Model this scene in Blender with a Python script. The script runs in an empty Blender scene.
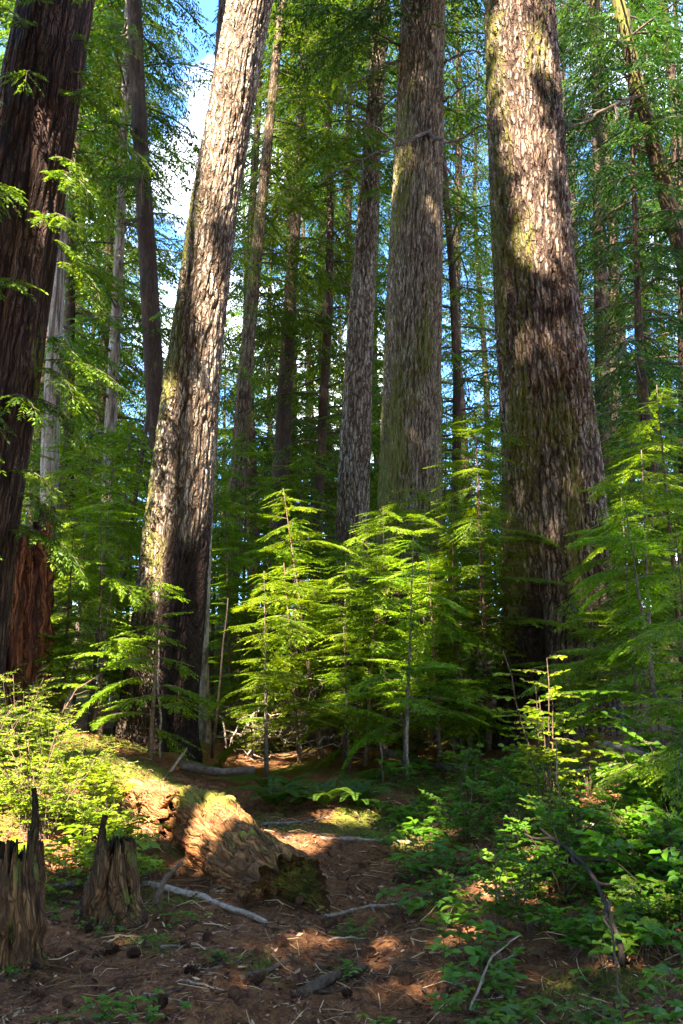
import bpy, math, random
import numpy as np
from mathutils import Vector

SC = bpy.context.scene
COL = SC.collection
RNG = np.random.default_rng(7)
R = math.radians

# ------------------------------------------------------------------ camera model
FPX, W, H = 900.0, 683, 1024
PITCH = R(10)
CAM = np.array([0.0, 0.0, 1.6])


def ray(px, py):
    dx, dy = (px - W / 2) / FPX, (H / 2 - py) / FPX
    return np.array([dx, math.cos(PITCH) - math.sin(PITCH) * dy, math.sin(PITCH) + math.cos(PITCH) * dy])


def at(px, py, Y):
    d = ray(px, py)
    return CAM + d * (Y / d[1])


def project(P):
    q = np.asarray(P, float) - CAM
    x = q[..., 0]
    dep = q[..., 1] * math.cos(PITCH) + q[..., 2] * math.sin(PITCH)
    up = -q[..., 1] * math.sin(PITCH) + q[..., 2] * math.cos(PITCH)
    dep_s = np.where(np.abs(dep) < 1e-4, 1e-4, dep)
    return W / 2 + FPX * x / dep_s, H / 2 - FPX * up / dep_s, dep


def mpp(px, py, Y):
    """metres per pixel at that spot"""
    d = ray(px, py)
    q = d * (Y / d[1])
    return (q[1] * math.cos(PITCH) + q[2] * math.sin(PITCH)) / FPX


# ------------------------------------------------------------------ noise
_rs = np.random.RandomState(3)
_PERM = _rs.permutation(256)
_PERM = np.concatenate([_PERM, _PERM, _PERM])
_GR = _rs.normal(size=(256, 3))
_GR /= np.linalg.norm(_GR, axis=1)[:, None]


def perlin(P):
    P = np.asarray(P, float)
    i = np.floor(P).astype(int)
    f = P - i
    u = f * f * f * (f * (f * 6 - 15) + 10)
    i &= 255
    out = 0
    for dx in (0, 1):
        wx = u[:, 0] if dx else 1 - u[:, 0]
        for dy in (0, 1):
            wy = u[:, 1] if dy else 1 - u[:, 1]
            for dz in (0, 1):
                wz = u[:, 2] if dz else 1 - u[:, 2]
                h = _PERM[_PERM[_PERM[(i[:, 0] + dx) & 255] + ((i[:, 1] + dy) & 255)] + ((i[:, 2] + dz) & 255)]
                g = _GR[h]
                out = out + wx * wy * wz * (g[:, 0] * (f[:, 0] - dx) + g[:, 1] * (f[:, 1] - dy) + g[:, 2] * (f[:, 2] - dz))
    return out * 1.5


def fbm(P, o=4, lac=2.0, gain=0.5):
    P = np.asarray(P, float)
    a, s = 1.0, 0
    for k in range(o):
        s = s + a * perlin(P + 17.3 * k)
        P = P * lac
        a *= gain
    return s


def sstep(a, b, x):
    t = np.clip((np.asarray(x, float) - a) / (b - a), 0, 1)
    return t * t * (3 - 2 * t)


# ------------------------------------------------------------------ terrain
def ground_base(x, y):
    x = np.asarray(x, float)
    y = np.asarray(y, float)
    z = 0.05 * np.clip(y - 1, 0, 60) + 0.05 * np.clip(y - 25, 0, 200)
    z = z + 0.5 * sstep(0.9, 2.8, -x - 0.0 * y) * sstep(5.2, 7.5, y)
    z = z + 0.35 * sstep(0.9, 2.6, x) * sstep(2.5, 6.5, y)
    # shallow worn trail
    cx = 0.1 + 0.04 * (y - 4)
    z = z - 0.06 * np.exp(-((x - cx) / 0.45) ** 2) * sstep(2, 4, y) * (1 - sstep(8, 10, y))
    return z


def ground(x, y):
    x = np.atleast_1d(np.asarray(x, float))
    y = np.atleast_1d(np.asarray(y, float))
    P = np.stack([x.ravel(), y.ravel(), np.zeros(x.size)], 1)
    n = 0.09 * perlin(P * 0.7 + 5.1) + 0.045 * perlin(P * 2.1 + 1.7) + 0.02 * perlin(P * 5.3)
    return ground_base(x, y) + n.reshape(x.shape)


def gz(x, y):
    return float(ground(x, y)[0])


def on_ground(px, py):
    d = ray(px, py)
    lo = None
    for t in np.linspace(1.5, 40, 700):
        q = CAM + d * t
        if q[2] < gz(q[0], q[1]):
            return np.array([q[0], q[1], gz(q[0], q[1])])
    return at(px, py, 14)


# ------------------------------------------------------------------ mesh helpers
def mesh_obj(name, V, F, mats, parent=None, smooth=True, attrs=None, midx=None, origin=None):
    V = np.asarray(V, np.float32).reshape(-1, 3)
    if origin is not None:
        V = V - np.asarray(origin, np.float32)
    me = bpy.data.meshes.new(name)
    if not isinstance(F, (list, tuple)):
        F = [F]
    F = [np.asarray(f, np.int32) for f in F if len(f)]
    nl = sum(f.size for f in F)
    nf = sum(len(f) for f in F)
    me.vertices.add(len(V))
    me.vertices.foreach_set('co', V.ravel())
    me.loops.add(nl)
    me.loops.foreach_set('vertex_index', np.concatenate([f.ravel() for f in F]))
    me.polygons.add(nf)
    starts, o = [], 0
    for f in F:
        starts.append(o + np.arange(len(f)) * f.shape[1])
        o += f.size
    me.polygons.foreach_set('loop_start', np.concatenate(starts).astype(np.int32))
    if smooth:
        me.polygons.foreach_set('use_smooth', np.ones(nf, bool))
    if not isinstance(mats, (list, tuple)):
        mats = [mats]
    for m in mats:
        me.materials.append(m)
    if midx is not None:
        me.polygons.foreach_set('material_index', np.asarray(midx, np.int32))
    for k, a in (attrs or {}).items():
        a = np.asarray(a, np.float32)
        if a.ndim == 2:
            at_ = me.attributes.new(k, 'FLOAT_VECTOR', 'POINT')
            at_.data.foreach_set('vector', a.ravel())
        else:
            at_ = me.attributes.new(k, 'FLOAT', 'POINT')
            at_.data.foreach_set('value', a)
    me.update(calc_edges=True)
    ob = bpy.data.objects.new(name, me)
    COL.objects.link(ob)
    if parent is not None:
        ob.parent = parent
    return ob


def tag(o, label=None, cat=None, group=None, kind=None):
    if label:
        o['label'] = label
    if cat:
        o['category'] = cat
    if group:
        o['group'] = group
    if kind:
        o['kind'] = kind
    return o


def thing(name, label, cat, loc=(0, 0, 0), group=None):
    o = bpy.data.objects.new(name, None)
    o.empty_display_size = 0.1
    COL.objects.link(o)
    o.location = [float(v) for v in loc]
    return tag(o, label, cat, group)


def dup(root, loc, rotz=0.0, scale=1.0, label=None, group=None, tilt=(0, 0)):
    r = root.copy()
    COL.objects.link(r)
    r.location = [float(v) for v in loc]
    r.rotation_euler = (tilt[0], tilt[1], rotz)
    r.scale = (scale,) * 3 if not hasattr(scale, '__len__') else scale
    if label:
        r['label'] = label
    if group:
        r['group'] = group
    for ch in list(root.children):
        c = ch.copy()
        COL.objects.link(c)
        c.parent = r
    return r


class Proto:
    """first use moves the proto itself, later uses copy it"""

    def __init__(self, root):
        self.root, self.used = root, False

    def place(self, loc, rotz=0.0, scale=1.0, label=None, group=None, tilt=(0, 0)):
        if not self.used:
            self.used = True
            r = self.root
            r.location = [float(v) for v in loc]
            r.rotation_euler = (tilt[0], tilt[1], rotz)
            r.scale = (scale,) * 3 if not hasattr(scale, '__len__') else scale
            if label:
                r['label'] = label
            if group:
                r['group'] = group
            return r
        return dup(self.root, loc, rotz, scale, label, group, tilt)


class MB:
    """collects geometry of one mesh"""

    def __init__(self):
        self.V, self.Q, self.T, self.n = [], [], [], 0
        self.tint = []
        self.mq, self.mt = [], []

    def add(self, V, Q=None, T=None, tint=0.5, m=0):
        V = np.asarray(V, float).reshape(-1, 3)
        if Q is not None and len(Q):
            self.Q.append(np.asarray(Q, int) + self.n)
            self.mq.append(np.full(len(Q), m))
        if T is not None and len(T):
            self.T.append(np.asarray(T, int) + self.n)
            self.mt.append(np.full(len(T), m))
        self.V.append(V)
        self.tint.append(np.broadcast_to(np.asarray(tint, float), (len(V),)))
        self.n += len(V)

    def build(self, name, mats, parent=None, smooth=True, origin=None):
        F, mi = [], []
        if self.Q:
            F.append(np.concatenate(self.Q))
            mi.append(np.concatenate(self.mq))
        if self.T:
            F.append(np.concatenate(self.T))
            mi.append(np.concatenate(self.mt))
        return mesh_obj(name, np.concatenate(self.V), F, mats, parent, smooth, {'tint': np.concatenate(self.tint)}, np.concatenate(mi), origin)


def frames(P):
    P = np.asarray(P, float)
    T = np.gradient(P, axis=0)
    T /= np.linalg.norm(T, axis=1)[:, None] + 1e-9
    ref = np.array([0.0, 1.0, 0.0]) if abs(T[:, 1]).mean() < 0.8 else np.array([1.0, 0, 0])
    A = np.cross(T, ref)
    A /= np.linalg.norm(A, axis=1)[:, None] + 1e-9
    B = np.cross(T, A)
    return T, A, B


def tube(P, r, k=6, cap=True):
    """tube with k sides through points P with radii r"""
    P = np.asarray(P, float)
    n = len(P)
    r = np.broadcast_to(np.asarray(r, float), (n,))
    T, A, B = frames(P)
    u = np.arange(k) * 2 * math.pi / k
    V = P[:, None] + r[:, None, None] * (np.cos(u)[None, :, None] * A[:, None] + np.sin(u)[None, :, None] * B[:, None])
    i, j = np.meshgrid(np.arange(n - 1), np.arange(k), indexing='ij')
    Q = np.stack([i * k + j, i * k + (j + 1) % k, (i + 1) * k + (j + 1) % k, (i + 1) * k + j], -1).reshape(-1, 4)
    V = V.reshape(-1, 3)
    Tt = []
    if cap:
        V = np.concatenate([V, P[:1], P[-1:]])
        a, b = n * k, n * k + 1
        for j in range(k):
            Tt.append((a, (j + 1) % k, j))
            Tt.append((b, (n - 1) * k + j, (n - 1) * k + (j + 1) % k))
    return V, Q, Tt


def wander(rng, p0, p1, n=10, amp=0.05):
    """a crooked line from p0 to p1"""
    p0, p1 = np.asarray(p0, float), np.asarray(p1, float)
    t = np.linspace(0, 1, n)[:, None]
    off = np.cumsum(rng.normal(size=(n, 3)), 0)
    off = off - off[0] - t * (off[-1] - off[0])
    return p0 + (p1 - p0) * t + off * amp * np.linalg.norm(p1 - p0) / math.sqrt(n)


# ------------------------------------------------------------------ materials
def nodes_of(name):
    m = bpy.data.materials.new(name)
    m.use_nodes = True
    nt = m.node_tree
    b = nt.nodes['Principled BSDF']
    return m, nt, b, nt.nodes['Material Output']


class NT:
    def __init__(self, nt):
        self.nt = nt

    def n(self, typ, **kw):
        nd = self.nt.nodes.new(typ)
        for k, v in kw.items():
            setattr(nd, k, v)
        return nd

    def link(self, a, b):
        self.nt.links.new(a, b)

    def attr(self, name):
        return self.n('ShaderNodeAttribute', attribute_name=name)

    def noise(self, vec, scale, detail=4, rough=0.55, stretch=None, dist=0.0):
        nd = self.n('ShaderNodeTexNoise')
        nd.inputs['Scale'].default_value = scale
        nd.inputs['Detail'].default_value = detail
        nd.inputs['Roughness'].default_value = rough
        nd.inputs['Distortion'].default_value = dist
        if stretch:
            mp = self.n('ShaderNodeMapping')
            mp.inputs['Scale'].default_value = stretch
            self.link(vec, mp.inputs['Vector'])
            vec = mp.outputs['Vector']
        self.link(vec, nd.inputs['Vector'])
        return nd.outputs['Fac']

    def ramp(self, fac, stops):
        nd = self.n('ShaderNodeValToRGB')
        el = nd.color_ramp.elements
        while len(el) < len(stops):
            el.new(0.5)
        for e, (p, c) in zip(el, stops):
            e.position = p
            e.color = (*c, 1) if len(c) == 3 else c
        self.link(fac, nd.inputs['Fac'])
        return nd.outputs['Color']

    def mix(self, fac, a, b, typ='MIX'):
        nd = self.n('ShaderNodeMix', data_type='RGBA', blend_type=typ)
        for s, v in ((nd.inputs['Factor'], fac), (nd.inputs['A'], a), (nd.inputs['B'], b)):
            if isinstance(v, (int, float)):
                s.default_value = v
            elif isinstance(v, tuple):
                s.default_value = (*v, 1)
            else:
                self.link(v, s)
        return nd.outputs['Result']

    def math(self, op, a, b=None, clamp=False):
        nd = self.n('ShaderNodeMath', operation=op, use_clamp=clamp)
        for s, v in zip(nd.inputs, (a, b)):
            if v is None:
                continue
            if isinstance(v, (int, float)):
                s.default_value = v
            else:
                self.link(v, s)
        return nd.outputs[0]

    def bump(self, h, strength, dist, bsdf):
        nd = self.n('ShaderNodeBump')
        nd.inputs['Strength'].default_value = strength
        nd.inputs['Distance'].default_value = dist
        self.link(h, nd.inputs['Height'])
        self.link(nd.outputs['Normal'], bsdf.inputs['Normal'])


def bark_mat(name, c0, c1, c2, inner=(0.05, 0.028, 0.018), moss=(0.085, 0.085, 0.012), moss2=(0.17, 0.145, 0.025), char=(0.022, 0.012, 0.008), k=9.0, st=0.16, bump=0.6, red=None, plate=None, pz=0.13, crack=0.8):
    m, nt, b, out = nodes_of(name)
    t = NT(nt)
    v = t.attr('bcoord').outputs['Vector']
    n1 = t.noise(v, k, 5, 0.6, (1, 1, st))
    n2 = t.noise(v, k * 3.5, 4, 0.6, (1, 1, st * 1.6))
    n3 = t.noise(v, 1.3, 3, 0.5)
    col = t.ramp(n1, [(0.3, c0), (0.5, c1), (0.72, c2)])
    col2 = t.ramp(n2, [(0.3, c0), (0.62, c2)])
    col = t.mix(0.4, col, col2)
    n4 = t.noise(v, k * 6, 3, 0.6, (1, 1, st * 0.9))
    col = t.mix(0.75, col, t.ramp(n4, [(0.34, (0.62, 0.56, 0.5)), (0.5, (1, 1, 1)), (0.66, (1.4, 1.35, 1.3))]), 'MULTIPLY')
    if red:
        pn = t.noise(v, red[1], 5, 0.7, (1, 1, 0.16), 0.2)
        col = t.mix(t.ramp(pn, [(0.5, (0, 0, 0)), (0.6, (1, 1, 1))]), col, t.mix(n2, red[0], tuple(2.2 * x for x in red[0])))
    hue = t.ramp(n3, [(0.35, (0.8, 0.72, 0.68)), (0.65, (1.1, 1.1, 1.08))])
    col = t.mix(1.0, col, hue, 'MULTIPLY')
    if plate:
        nz_ = t.n('ShaderNodeTexNoise')
        nz_.inputs['Scale'].default_value = 5.0
        nz_.inputs['Detail'].default_value = 3
        t.link(v, nz_.inputs['Vector'])
        vm = t.n('ShaderNodeVectorMath', operation='MULTIPLY_ADD')
        t.link(nz_.outputs['Color'], vm.inputs[0])
        vm.inputs[1].default_value = (0.10, 0.10, 0.05)
        t.link(v, vm.inputs[2])
        cracks = []
        for sc_, sz_, wd_ in ((plate, plate * pz, 0.17), (plate * 2.1, plate * pz * 3, 0.12)):
            mp = t.n('ShaderNodeMapping')
            mp.inputs['Scale'].default_value = (sc_, sc_, sz_)
            t.link(vm.outputs[0], mp.inputs['Vector'])
            vo = t.n('ShaderNodeTexVoronoi', feature='DISTANCE_TO_EDGE')
            vo.inputs['Scale'].default_value = 1.0
            t.link(mp.outputs[0], vo.inputs['Vector'])
            cracks.append(t.math('SUBTRACT', 1.0, t.math('DIVIDE', vo.outputs['Distance'], wd_), True))
        crk = t.math('ADD', cracks[0], t.math('MULTIPLY', cracks[1], 0.6), True)
        col = t.mix(t.ramp(crk, [(0.1, (0, 0, 0)), (0.8, (crack, crack, crack))]), col, inner)
    fi = t.math('ADD', t.attr('inner').outputs['Fac'], t.math('MULTIPLY', t.math('SUBTRACT', n2, 0.5), 0.9), True)
    col = t.mix(t.ramp(fi, [(0.3, (0, 0, 0)), (0.95, (0.85, 0.85, 0.85))]), col, inner)
    ms = t.attr('moss').outputs['Fac']
    mn = t.noise(v, 20, 6, 0.75, (1, 1, 0.3))
    mf = t.math('ADD', ms, t.math('MULTIPLY', t.math('SUBTRACT', mn, 0.5), 2.6))
    mf = t.ramp(mf, [(0.46, (0, 0, 0)), (0.7, (0.85, 0.85, 0.85))])
    mc = t.mix(n2, moss, moss2)
    col = t.mix(mf, col, mc)
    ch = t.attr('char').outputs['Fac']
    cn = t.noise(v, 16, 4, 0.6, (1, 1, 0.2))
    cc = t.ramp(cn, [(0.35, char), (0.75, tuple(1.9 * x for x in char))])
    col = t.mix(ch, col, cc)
    t.link(col, b.inputs['Base Color'])
    b.inputs['Roughness'].default_value = 0.92
    b.inputs['Specular IOR Level'].default_value = 0.15
    h = t.math('ADD', t.math('MULTIPLY', n1, 0.6), t.math('MULTIPLY', n2, 0.5))
    if plate:
        h = t.math('SUBTRACT', h, t.math('MULTIPLY', crk, 1.1))
    t.bump(h, bump, 0.03, b)
    return m


def leaf_mat(name, dark, light, tip, trans, tw=0.45, rough=0.5, spec=0.3):
    m, nt, b, out = nodes_of(name)
    t = NT(nt)
    a = t.attr('tint').outputs['Fac']
    oi = t.n('ShaderNodeObjectInfo')
    col = t.ramp(a, [(0.0, dark), (0.6, light), (1.0, tip)])
    hsv = t.n('ShaderNodeHueSaturation')
    hv = t.math('ADD', 0.485, t.math('MULTIPLY', oi.outputs['Random'], 0.03))
    t.link(hv, hsv.inputs['Hue'])
    t.link(t.math('ADD', 0.8, t.math('MULTIPLY', oi.outputs['Random'], 0.4)), hsv.inputs['Value'])
    t.link(col, hsv.inputs['Color'])
    col = hsv.outputs['Color']
    t.link(col, b.inputs['Base Color'])
    b.inputs['Roughness'].default_value = rough
    b.inputs['Specular IOR Level'].default_value = spec
    tr = t.n('ShaderNodeBsdfTranslucent')
    t.link(t.mix(1.0, col, trans, 'MULTIPLY'), tr.inputs['Color'])
    mx = t.n('ShaderNodeMixShader')
    mx.inputs['Fac'].default_value = tw
    t.link(b.outputs[0], mx.inputs[1])
    t.link(tr.outputs[0], mx.inputs[2])
    t.link(mx.outputs[0], out.inputs['Surface'])
    return m


def wood_mat(name, c0, c1, k=14, spec=0.15):
    m, nt, b, out = nodes_of(name)
    t = NT(nt)
    tc = t.n('ShaderNodeTexCoord').outputs['Object']
    oi = t.n('ShaderNodeObjectInfo').outputs['Random']
    n1 = t.noise(tc, k, 5, 0.65)
    col = t.ramp(n1, [(0.35, c0), (0.65, c1)])
    hsv = t.n('ShaderNodeHueSaturation')
    t.link(t.math('ADD', 0.75, t.math('MULTIPLY', oi, 0.5)), hsv.inputs['Value'])
    t.link(col, hsv.inputs['Color'])
    t.link(hsv.outputs['Color'], b.inputs['Base Color'])
    b.inputs['Roughness'].default_value = 0.9
    b.inputs['Specular IOR Level'].default_value = spec
    t.bump(n1, 0.5, 0.01, b)
    return m


M = {}
M['fir_bark'] = bark_mat('fir_bark', c0=(0.10, 0.056, 0.034), c1=(0.24, 0.155, 0.105), c2=(0.43, 0.325, 0.245), inner=(0.03, 0.015, 0.009), plate=14.0, bump=1.0, crack=0.86)
M['fir_pale'] = bark_mat('fir_pale_bark', (0.13, 0.08, 0.045), (0.32, 0.23, 0.15), (0.58, 0.48, 0.36), inner=(0.04, 0.02, 0.011), plate=18.0, pz=0.16, bump=1.0)
M['hemlock_bark'] = bark_mat('hemlock_bark', (0.14, 0.088, 0.05), (0.28, 0.195, 0.12), (0.44, 0.335, 0.225), k=16, st=0.12, inner=(0.03, 0.016, 0.009), plate=21.0, pz=0.1, bump=0.8, crack=0.7)
M['cedar_bark'] = bark_mat('cedar_bark', (0.038, 0.018, 0.011), (0.09, 0.046, 0.03), (0.18, 0.11, 0.08), k=20, st=0.05, bump=1.0, plate=14.0, pz=0.04, crack=0.8, inner=(0.015, 0.007, 0.005))
M['red_rot'] = bark_mat('red_rot', (0.12, 0.03, 0.012), (0.28, 0.085, 0.03), (0.45, 0.17, 0.06), k=18, st=0.05, bump=1.0, plate=12.0, pz=0.05, crack=0.85, inner=(0.04, 0.01, 0.005))
M['pale_bark'] = bark_mat('pale_bark', (0.13, 0.09, 0.06), (0.29, 0.22, 0.165), (0.5, 0.42, 0.34), k=14, st=0.3)
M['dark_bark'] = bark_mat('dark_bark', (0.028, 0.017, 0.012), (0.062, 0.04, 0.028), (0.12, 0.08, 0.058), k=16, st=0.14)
M['rot_wood'] = bark_mat('rot_wood', (0.12, 0.045, 0.016), (0.31, 0.125, 0.036), (0.50, 0.265, 0.09), k=22, st=0.12, plate=13.0, pz=0.05, crack=0.6, inner=(0.05, 0.02, 0.008), red=((0.22, 0.07, 0.02), 3.5), bump=1.0, moss=(0.13, 0.125, 0.012), moss2=(0.24, 0.2, 0.03), char=(0.02, 0.009, 0.005))
M['stump_wood'] = bark_mat('stump_wood', (0.06, 0.027, 0.011), (0.17, 0.08, 0.03), (0.34, 0.18, 0.07), k=30, st=0.06, plate=19.0, pz=0.06, crack=0.62, inner=(0.022, 0.010, 0.005), char=(0.015, 0.008, 0.005), bump=1.0, red=((0.16, 0.07, 0.025), 6.0))
M['twig'] = wood_mat('twig_bark', (0.06, 0.04, 0.028), (0.16, 0.11, 0.08))
M['stick_pale'] = wood_mat('bleached_stick', (0.15, 0.10, 0.065), (0.36, 0.27, 0.19), 30)
M['stick_brown'] = wood_mat('brown_stick', (0.05, 0.03, 0.018), (0.15, 0.09, 0.05), 30)
M['stick_dark'] = wood_mat('dark_stick', (0.025, 0.016, 0.011), (0.06, 0.04, 0.028))
M['bleached'] = wood_mat('bleached_branch', (0.15, 0.105, 0.07), (0.33, 0.25, 0.175), 20)
M['cone'] = wood_mat('cone_scale', (0.06, 0.025, 0.014), (0.14, 0.06, 0.03), 40)
M['hemlock'] = leaf_mat('hemlock_needles', (0.03, 0.068, 0.004), (0.09, 0.16, 0.006), (0.19, 0.26, 0.01), (1.9, 1.7, 0.7), 0.42)
M['fir_needles'] = leaf_mat('fir_needles', (0.016, 0.045, 0.008), (0.042, 0.095, 0.011), (0.09, 0.155, 0.014), (1.9, 1.6, 0.8), 0.38)
M['sapling'] = leaf_mat('sapling_needles', (0.06, 0.115, 0.004), (0.15, 0.225, 0.006), (0.26, 0.34, 0.012), (1.8, 1.65, 0.6), 0.5)
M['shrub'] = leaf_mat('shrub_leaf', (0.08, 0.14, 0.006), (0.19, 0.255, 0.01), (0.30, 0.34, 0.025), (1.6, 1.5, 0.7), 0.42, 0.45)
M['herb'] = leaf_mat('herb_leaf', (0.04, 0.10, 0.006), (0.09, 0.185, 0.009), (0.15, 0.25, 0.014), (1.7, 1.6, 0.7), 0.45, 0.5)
M['fern'] = leaf_mat('fern_frond', (0.03, 0.07, 0.005), (0.065, 0.12, 0.008), (0.1, 0.16, 0.012), (1.6, 1.5, 0.6), 0.4)
M['moss_leaf'] = leaf_mat('moss_tuft', (0.07, 0.09, 0.012), (0.13, 0.14, 0.016), (0.2, 0.19, 0.03), (1.3, 1.3, 0.7), 0.3, 0.8, 0.1)
M['litter'] = leaf_mat('leaf_litter', (0.06, 0.024, 0.012), (0.2, 0.085, 0.035), (0.58, 0.37, 0.2), (1, 0.8, 0.6), 0.1, 0.85, 0.15)


def ground_mat():
    m, nt, b, out = nodes_of('forest_duff')
    t = NT(nt)
    v = t.n('ShaderNodeTexCoord').outputs['Object']
    n1 = t.noise(v, 3.0, 6, 0.65)
    n2 = t.noise(v, 26, 5, 0.7)
    n3 = t.noise(v, 90, 3, 0.6)
    c = t.ramp(n2, [(0.3, (0.06, 0.024, 0.009)), (0.5, (0.20, 0.084, 0.028)), (0.72, (0.40, 0.20, 0.075))])
    c = t.mix(0.35, c, t.ramp(n3, [(0.35, (0.05, 0.025, 0.015)), (0.7, (0.26, 0.15, 0.08))]))
    c = t.mix(1.0, c, t.ramp(n1, [(0.35, (0.75, 0.7, 0.65)), (0.65, (1.15, 1.0, 0.9))]), 'MULTIPLY')
    mo = t.attr('moss').outputs['Fac']
    mf = t.math('ADD', mo, t.math('MULTIPLY', t.math('SUBTRACT', n2, 0.5), 1.2))
    mf = t.ramp(mf, [(0.42, (0, 0, 0)), (0.66, (1, 1, 1))])
    mc = t.ramp(n3, [(0.3, (0.06, 0.07, 0.01)), (0.7, (0.16, 0.15, 0.02))])
    c = t.mix(mf, c, mc)
    t.link(c, b.inputs['Base Color'])
    b.inputs['Roughness'].default_value = 0.95
    b.inputs['Specular IOR Level'].default_value = 0.1
    h = t.math('ADD', n2, t.math('MULTIPLY', n3, 0.5))
    t.bump(h, 0.7, 0.04, b)
    return m


M['ground'] = ground_mat()

# ------------------------------------------------------------------ light, sky, camera
SUN_AZ, SUN_EL = R(20), R(48)          # behind the camera, a little to its left
S = np.array([-math.sin(SUN_AZ) * math.cos(SUN_EL), -math.cos(SUN_AZ) * math.cos(SUN_EL), math.sin(SUN_EL)])
sl = bpy.data.lights.new('sun', 'SUN')
sl.energy = 5.0
sl.angle = R(0.53)
sl.color = (1.0, 0.93, 0.82)
so = bpy.data.objects.new('sun', sl)
COL.objects.link(so)
so.rotation_euler = Vector(-S).to_track_quat('-Z', 'Y').to_euler()

wd = bpy.data.worlds.new('World')
SC.world = wd
wd.use_nodes = True
wt = NT(wd.node_tree)
bg = wd.node_tree.nodes['Background']
sky = wt.n('ShaderNodeTexSky', sky_type='NISHITA')
sky.sun_disc = False
sky.sun_elevation = SUN_EL
sky.sun_rotation = math.pi + SUN_AZ
sky.air_density = 1.0
sky.dust_density = 0.4
sky.ozone_density = 5.0
tcw = wt.n('ShaderNodeTexCoord').outputs['Generated']
cn = wt.noise(tcw, 3.4, 5, 0.55, (1, 1, 1.6))
cf = wt.ramp(cn, [(0.53, (0, 0, 0)), (0.68, (1, 1, 1))])
skc = wt.mix(cf, wt.mix(1.0, sky.outputs[0], (0.62, 0.86, 1.08), 'MULTIPLY'), (9.0, 9.4, 10.0))
wt.link(skc, bg.inputs['Color'])
bg.inputs['Strength'].default_value = 0.095

cd = bpy.data.cameras.new('camera')
co = bpy.data.objects.new('camera', cd)
COL.objects.link(co)
co.location = CAM
co.rotation_euler = (math.pi / 2 + PITCH, 0, 0)
cd.sensor_fit = 'VERTICAL'
cd.sensor_height = 24.0
cd.lens = 24.0 * FPX / H
cd.clip_end = 1000
SC.camera = co
SC.view_settings.view_transform = 'Standard'
SC.view_settings.look = 'None'
SC.view_settings.gamma = 1
SC.view_settings.exposure = 3.5
SC.cycles.use_denoising = True
SC.cycles.max_bounces = 6
SC.cycles.diffuse_bounces = 3
SC.cycles.transmission_bounces = 3
SC.cycles.transparent_max_bounces = 4
SC.cycles.sample_clamp_indirect = 4

# ------------------------------------------------------------------ places to be sunlit (gaps are cut for them in the added trees overhead)
LIT = []


def lit(px, py, Y, rpx):
    LIT.append((*at(px, py, Y), rpx * mpp(px, py, Y)))


for py in range(-30, 330, 28):                       # upper left trunk
    lit(240 - (py) * 0.17 + 6, py, 10.5, 40 if py < 200 else 24)
for a in ((221, 330, 20), (218, 380, 15), (216, 420, 11), (214, 455, 8), (205, 250, 18), (150, 560, 8), (160, 470, 7)):
    lit(a[0], a[1], 10.5, a[2])
for a in ((515, 110, 22), (528, 190, 26), (545, 290, 24), (512, 90, 12), (516, 120, 15), (522, 150, 16), (530, 185, 17), (535, 215, 14), (525, 245, 8), (545, 270, 13), (552, 300, 14), (550, 325, 10), (505, 140, 6), (515, 300, 5), (505, 350, 5),
          (560, 360, 6), (510, 430, 4), (550, 420, 5), (520, 20, 5), (535, 500, 4), (515, 60, 6)):
    lit(a[0], a[1], 11.5, a[2])
for a in ((397, 170, 9), (394, 200, 7), (430, 110, 6), (388, 430, 7), (425, 480, 8)):
    lit(a[0], a[1], 14, a[2])
for a in ((372, 220, 14), (368, 270, 9), (345, 480, 12), (342, 430, 8), (362, 330, 8), (352, 380, 8), (355, 540, 12)):
    lit(a[0], a[1], 17, a[2])
for a in ((10, 760, 50), (60, 740, 45), (100, 730, 25), (20, 700, 40), (90, 800, 38), (40, 850, 30), (140, 850, 22), (70, 700, 20)):
    lit(a[0], a[1], 7.6, a[2])
for a in ((120, 760, 22), (150, 775, 24), (180, 790, 26), (205, 800, 24), (160, 810, 22), (190, 830, 20), (215, 815, 20), (235, 820, 14), (170, 840, 20), (245, 850, 8), (130, 790, 20)):
    lit(a[0], a[1], 7.2, a[2])
for a in ((230, 610, 40), (270, 640, 45), (310, 600, 45), (340, 640, 40), (300, 680, 35), (260, 700, 40), (240, 730, 30), (280, 740, 30), (370, 600, 35), (420, 590, 30), (330, 720, 22), (460, 600, 20)):
    lit(a[0], a[1], 12.0, a[2])
for a in ((335, 812, 14), (360, 822, 14), (385, 815, 10), (320, 850, 9), (415, 842, 8), (300, 842, 8), (345, 845, 8)):
    lit(a[0], a[1], 7.5, a[2])
for a in ((38, 580, 10), (40, 610, 12), (40, 640, 13), (45, 670, 12)):
    lit(a[0], a[1], 9.8, a[2])
for a in ((105, 730, 12), (106, 700, 8), (108, 500, 10), (107, 560, 8), (203, 730, 12), (203, 690, 9), (205, 640, 6), (52, 500, 10), (50, 540, 8), (62, 60, 9),
          (25, 560, 3), (662, 560, 14), (660, 600, 10), (670, 610, 10), (240, 380, 12), (242, 430, 9), (575, 860, 3)):
    lit(a[0], a[1], 13, a[2])
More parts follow.
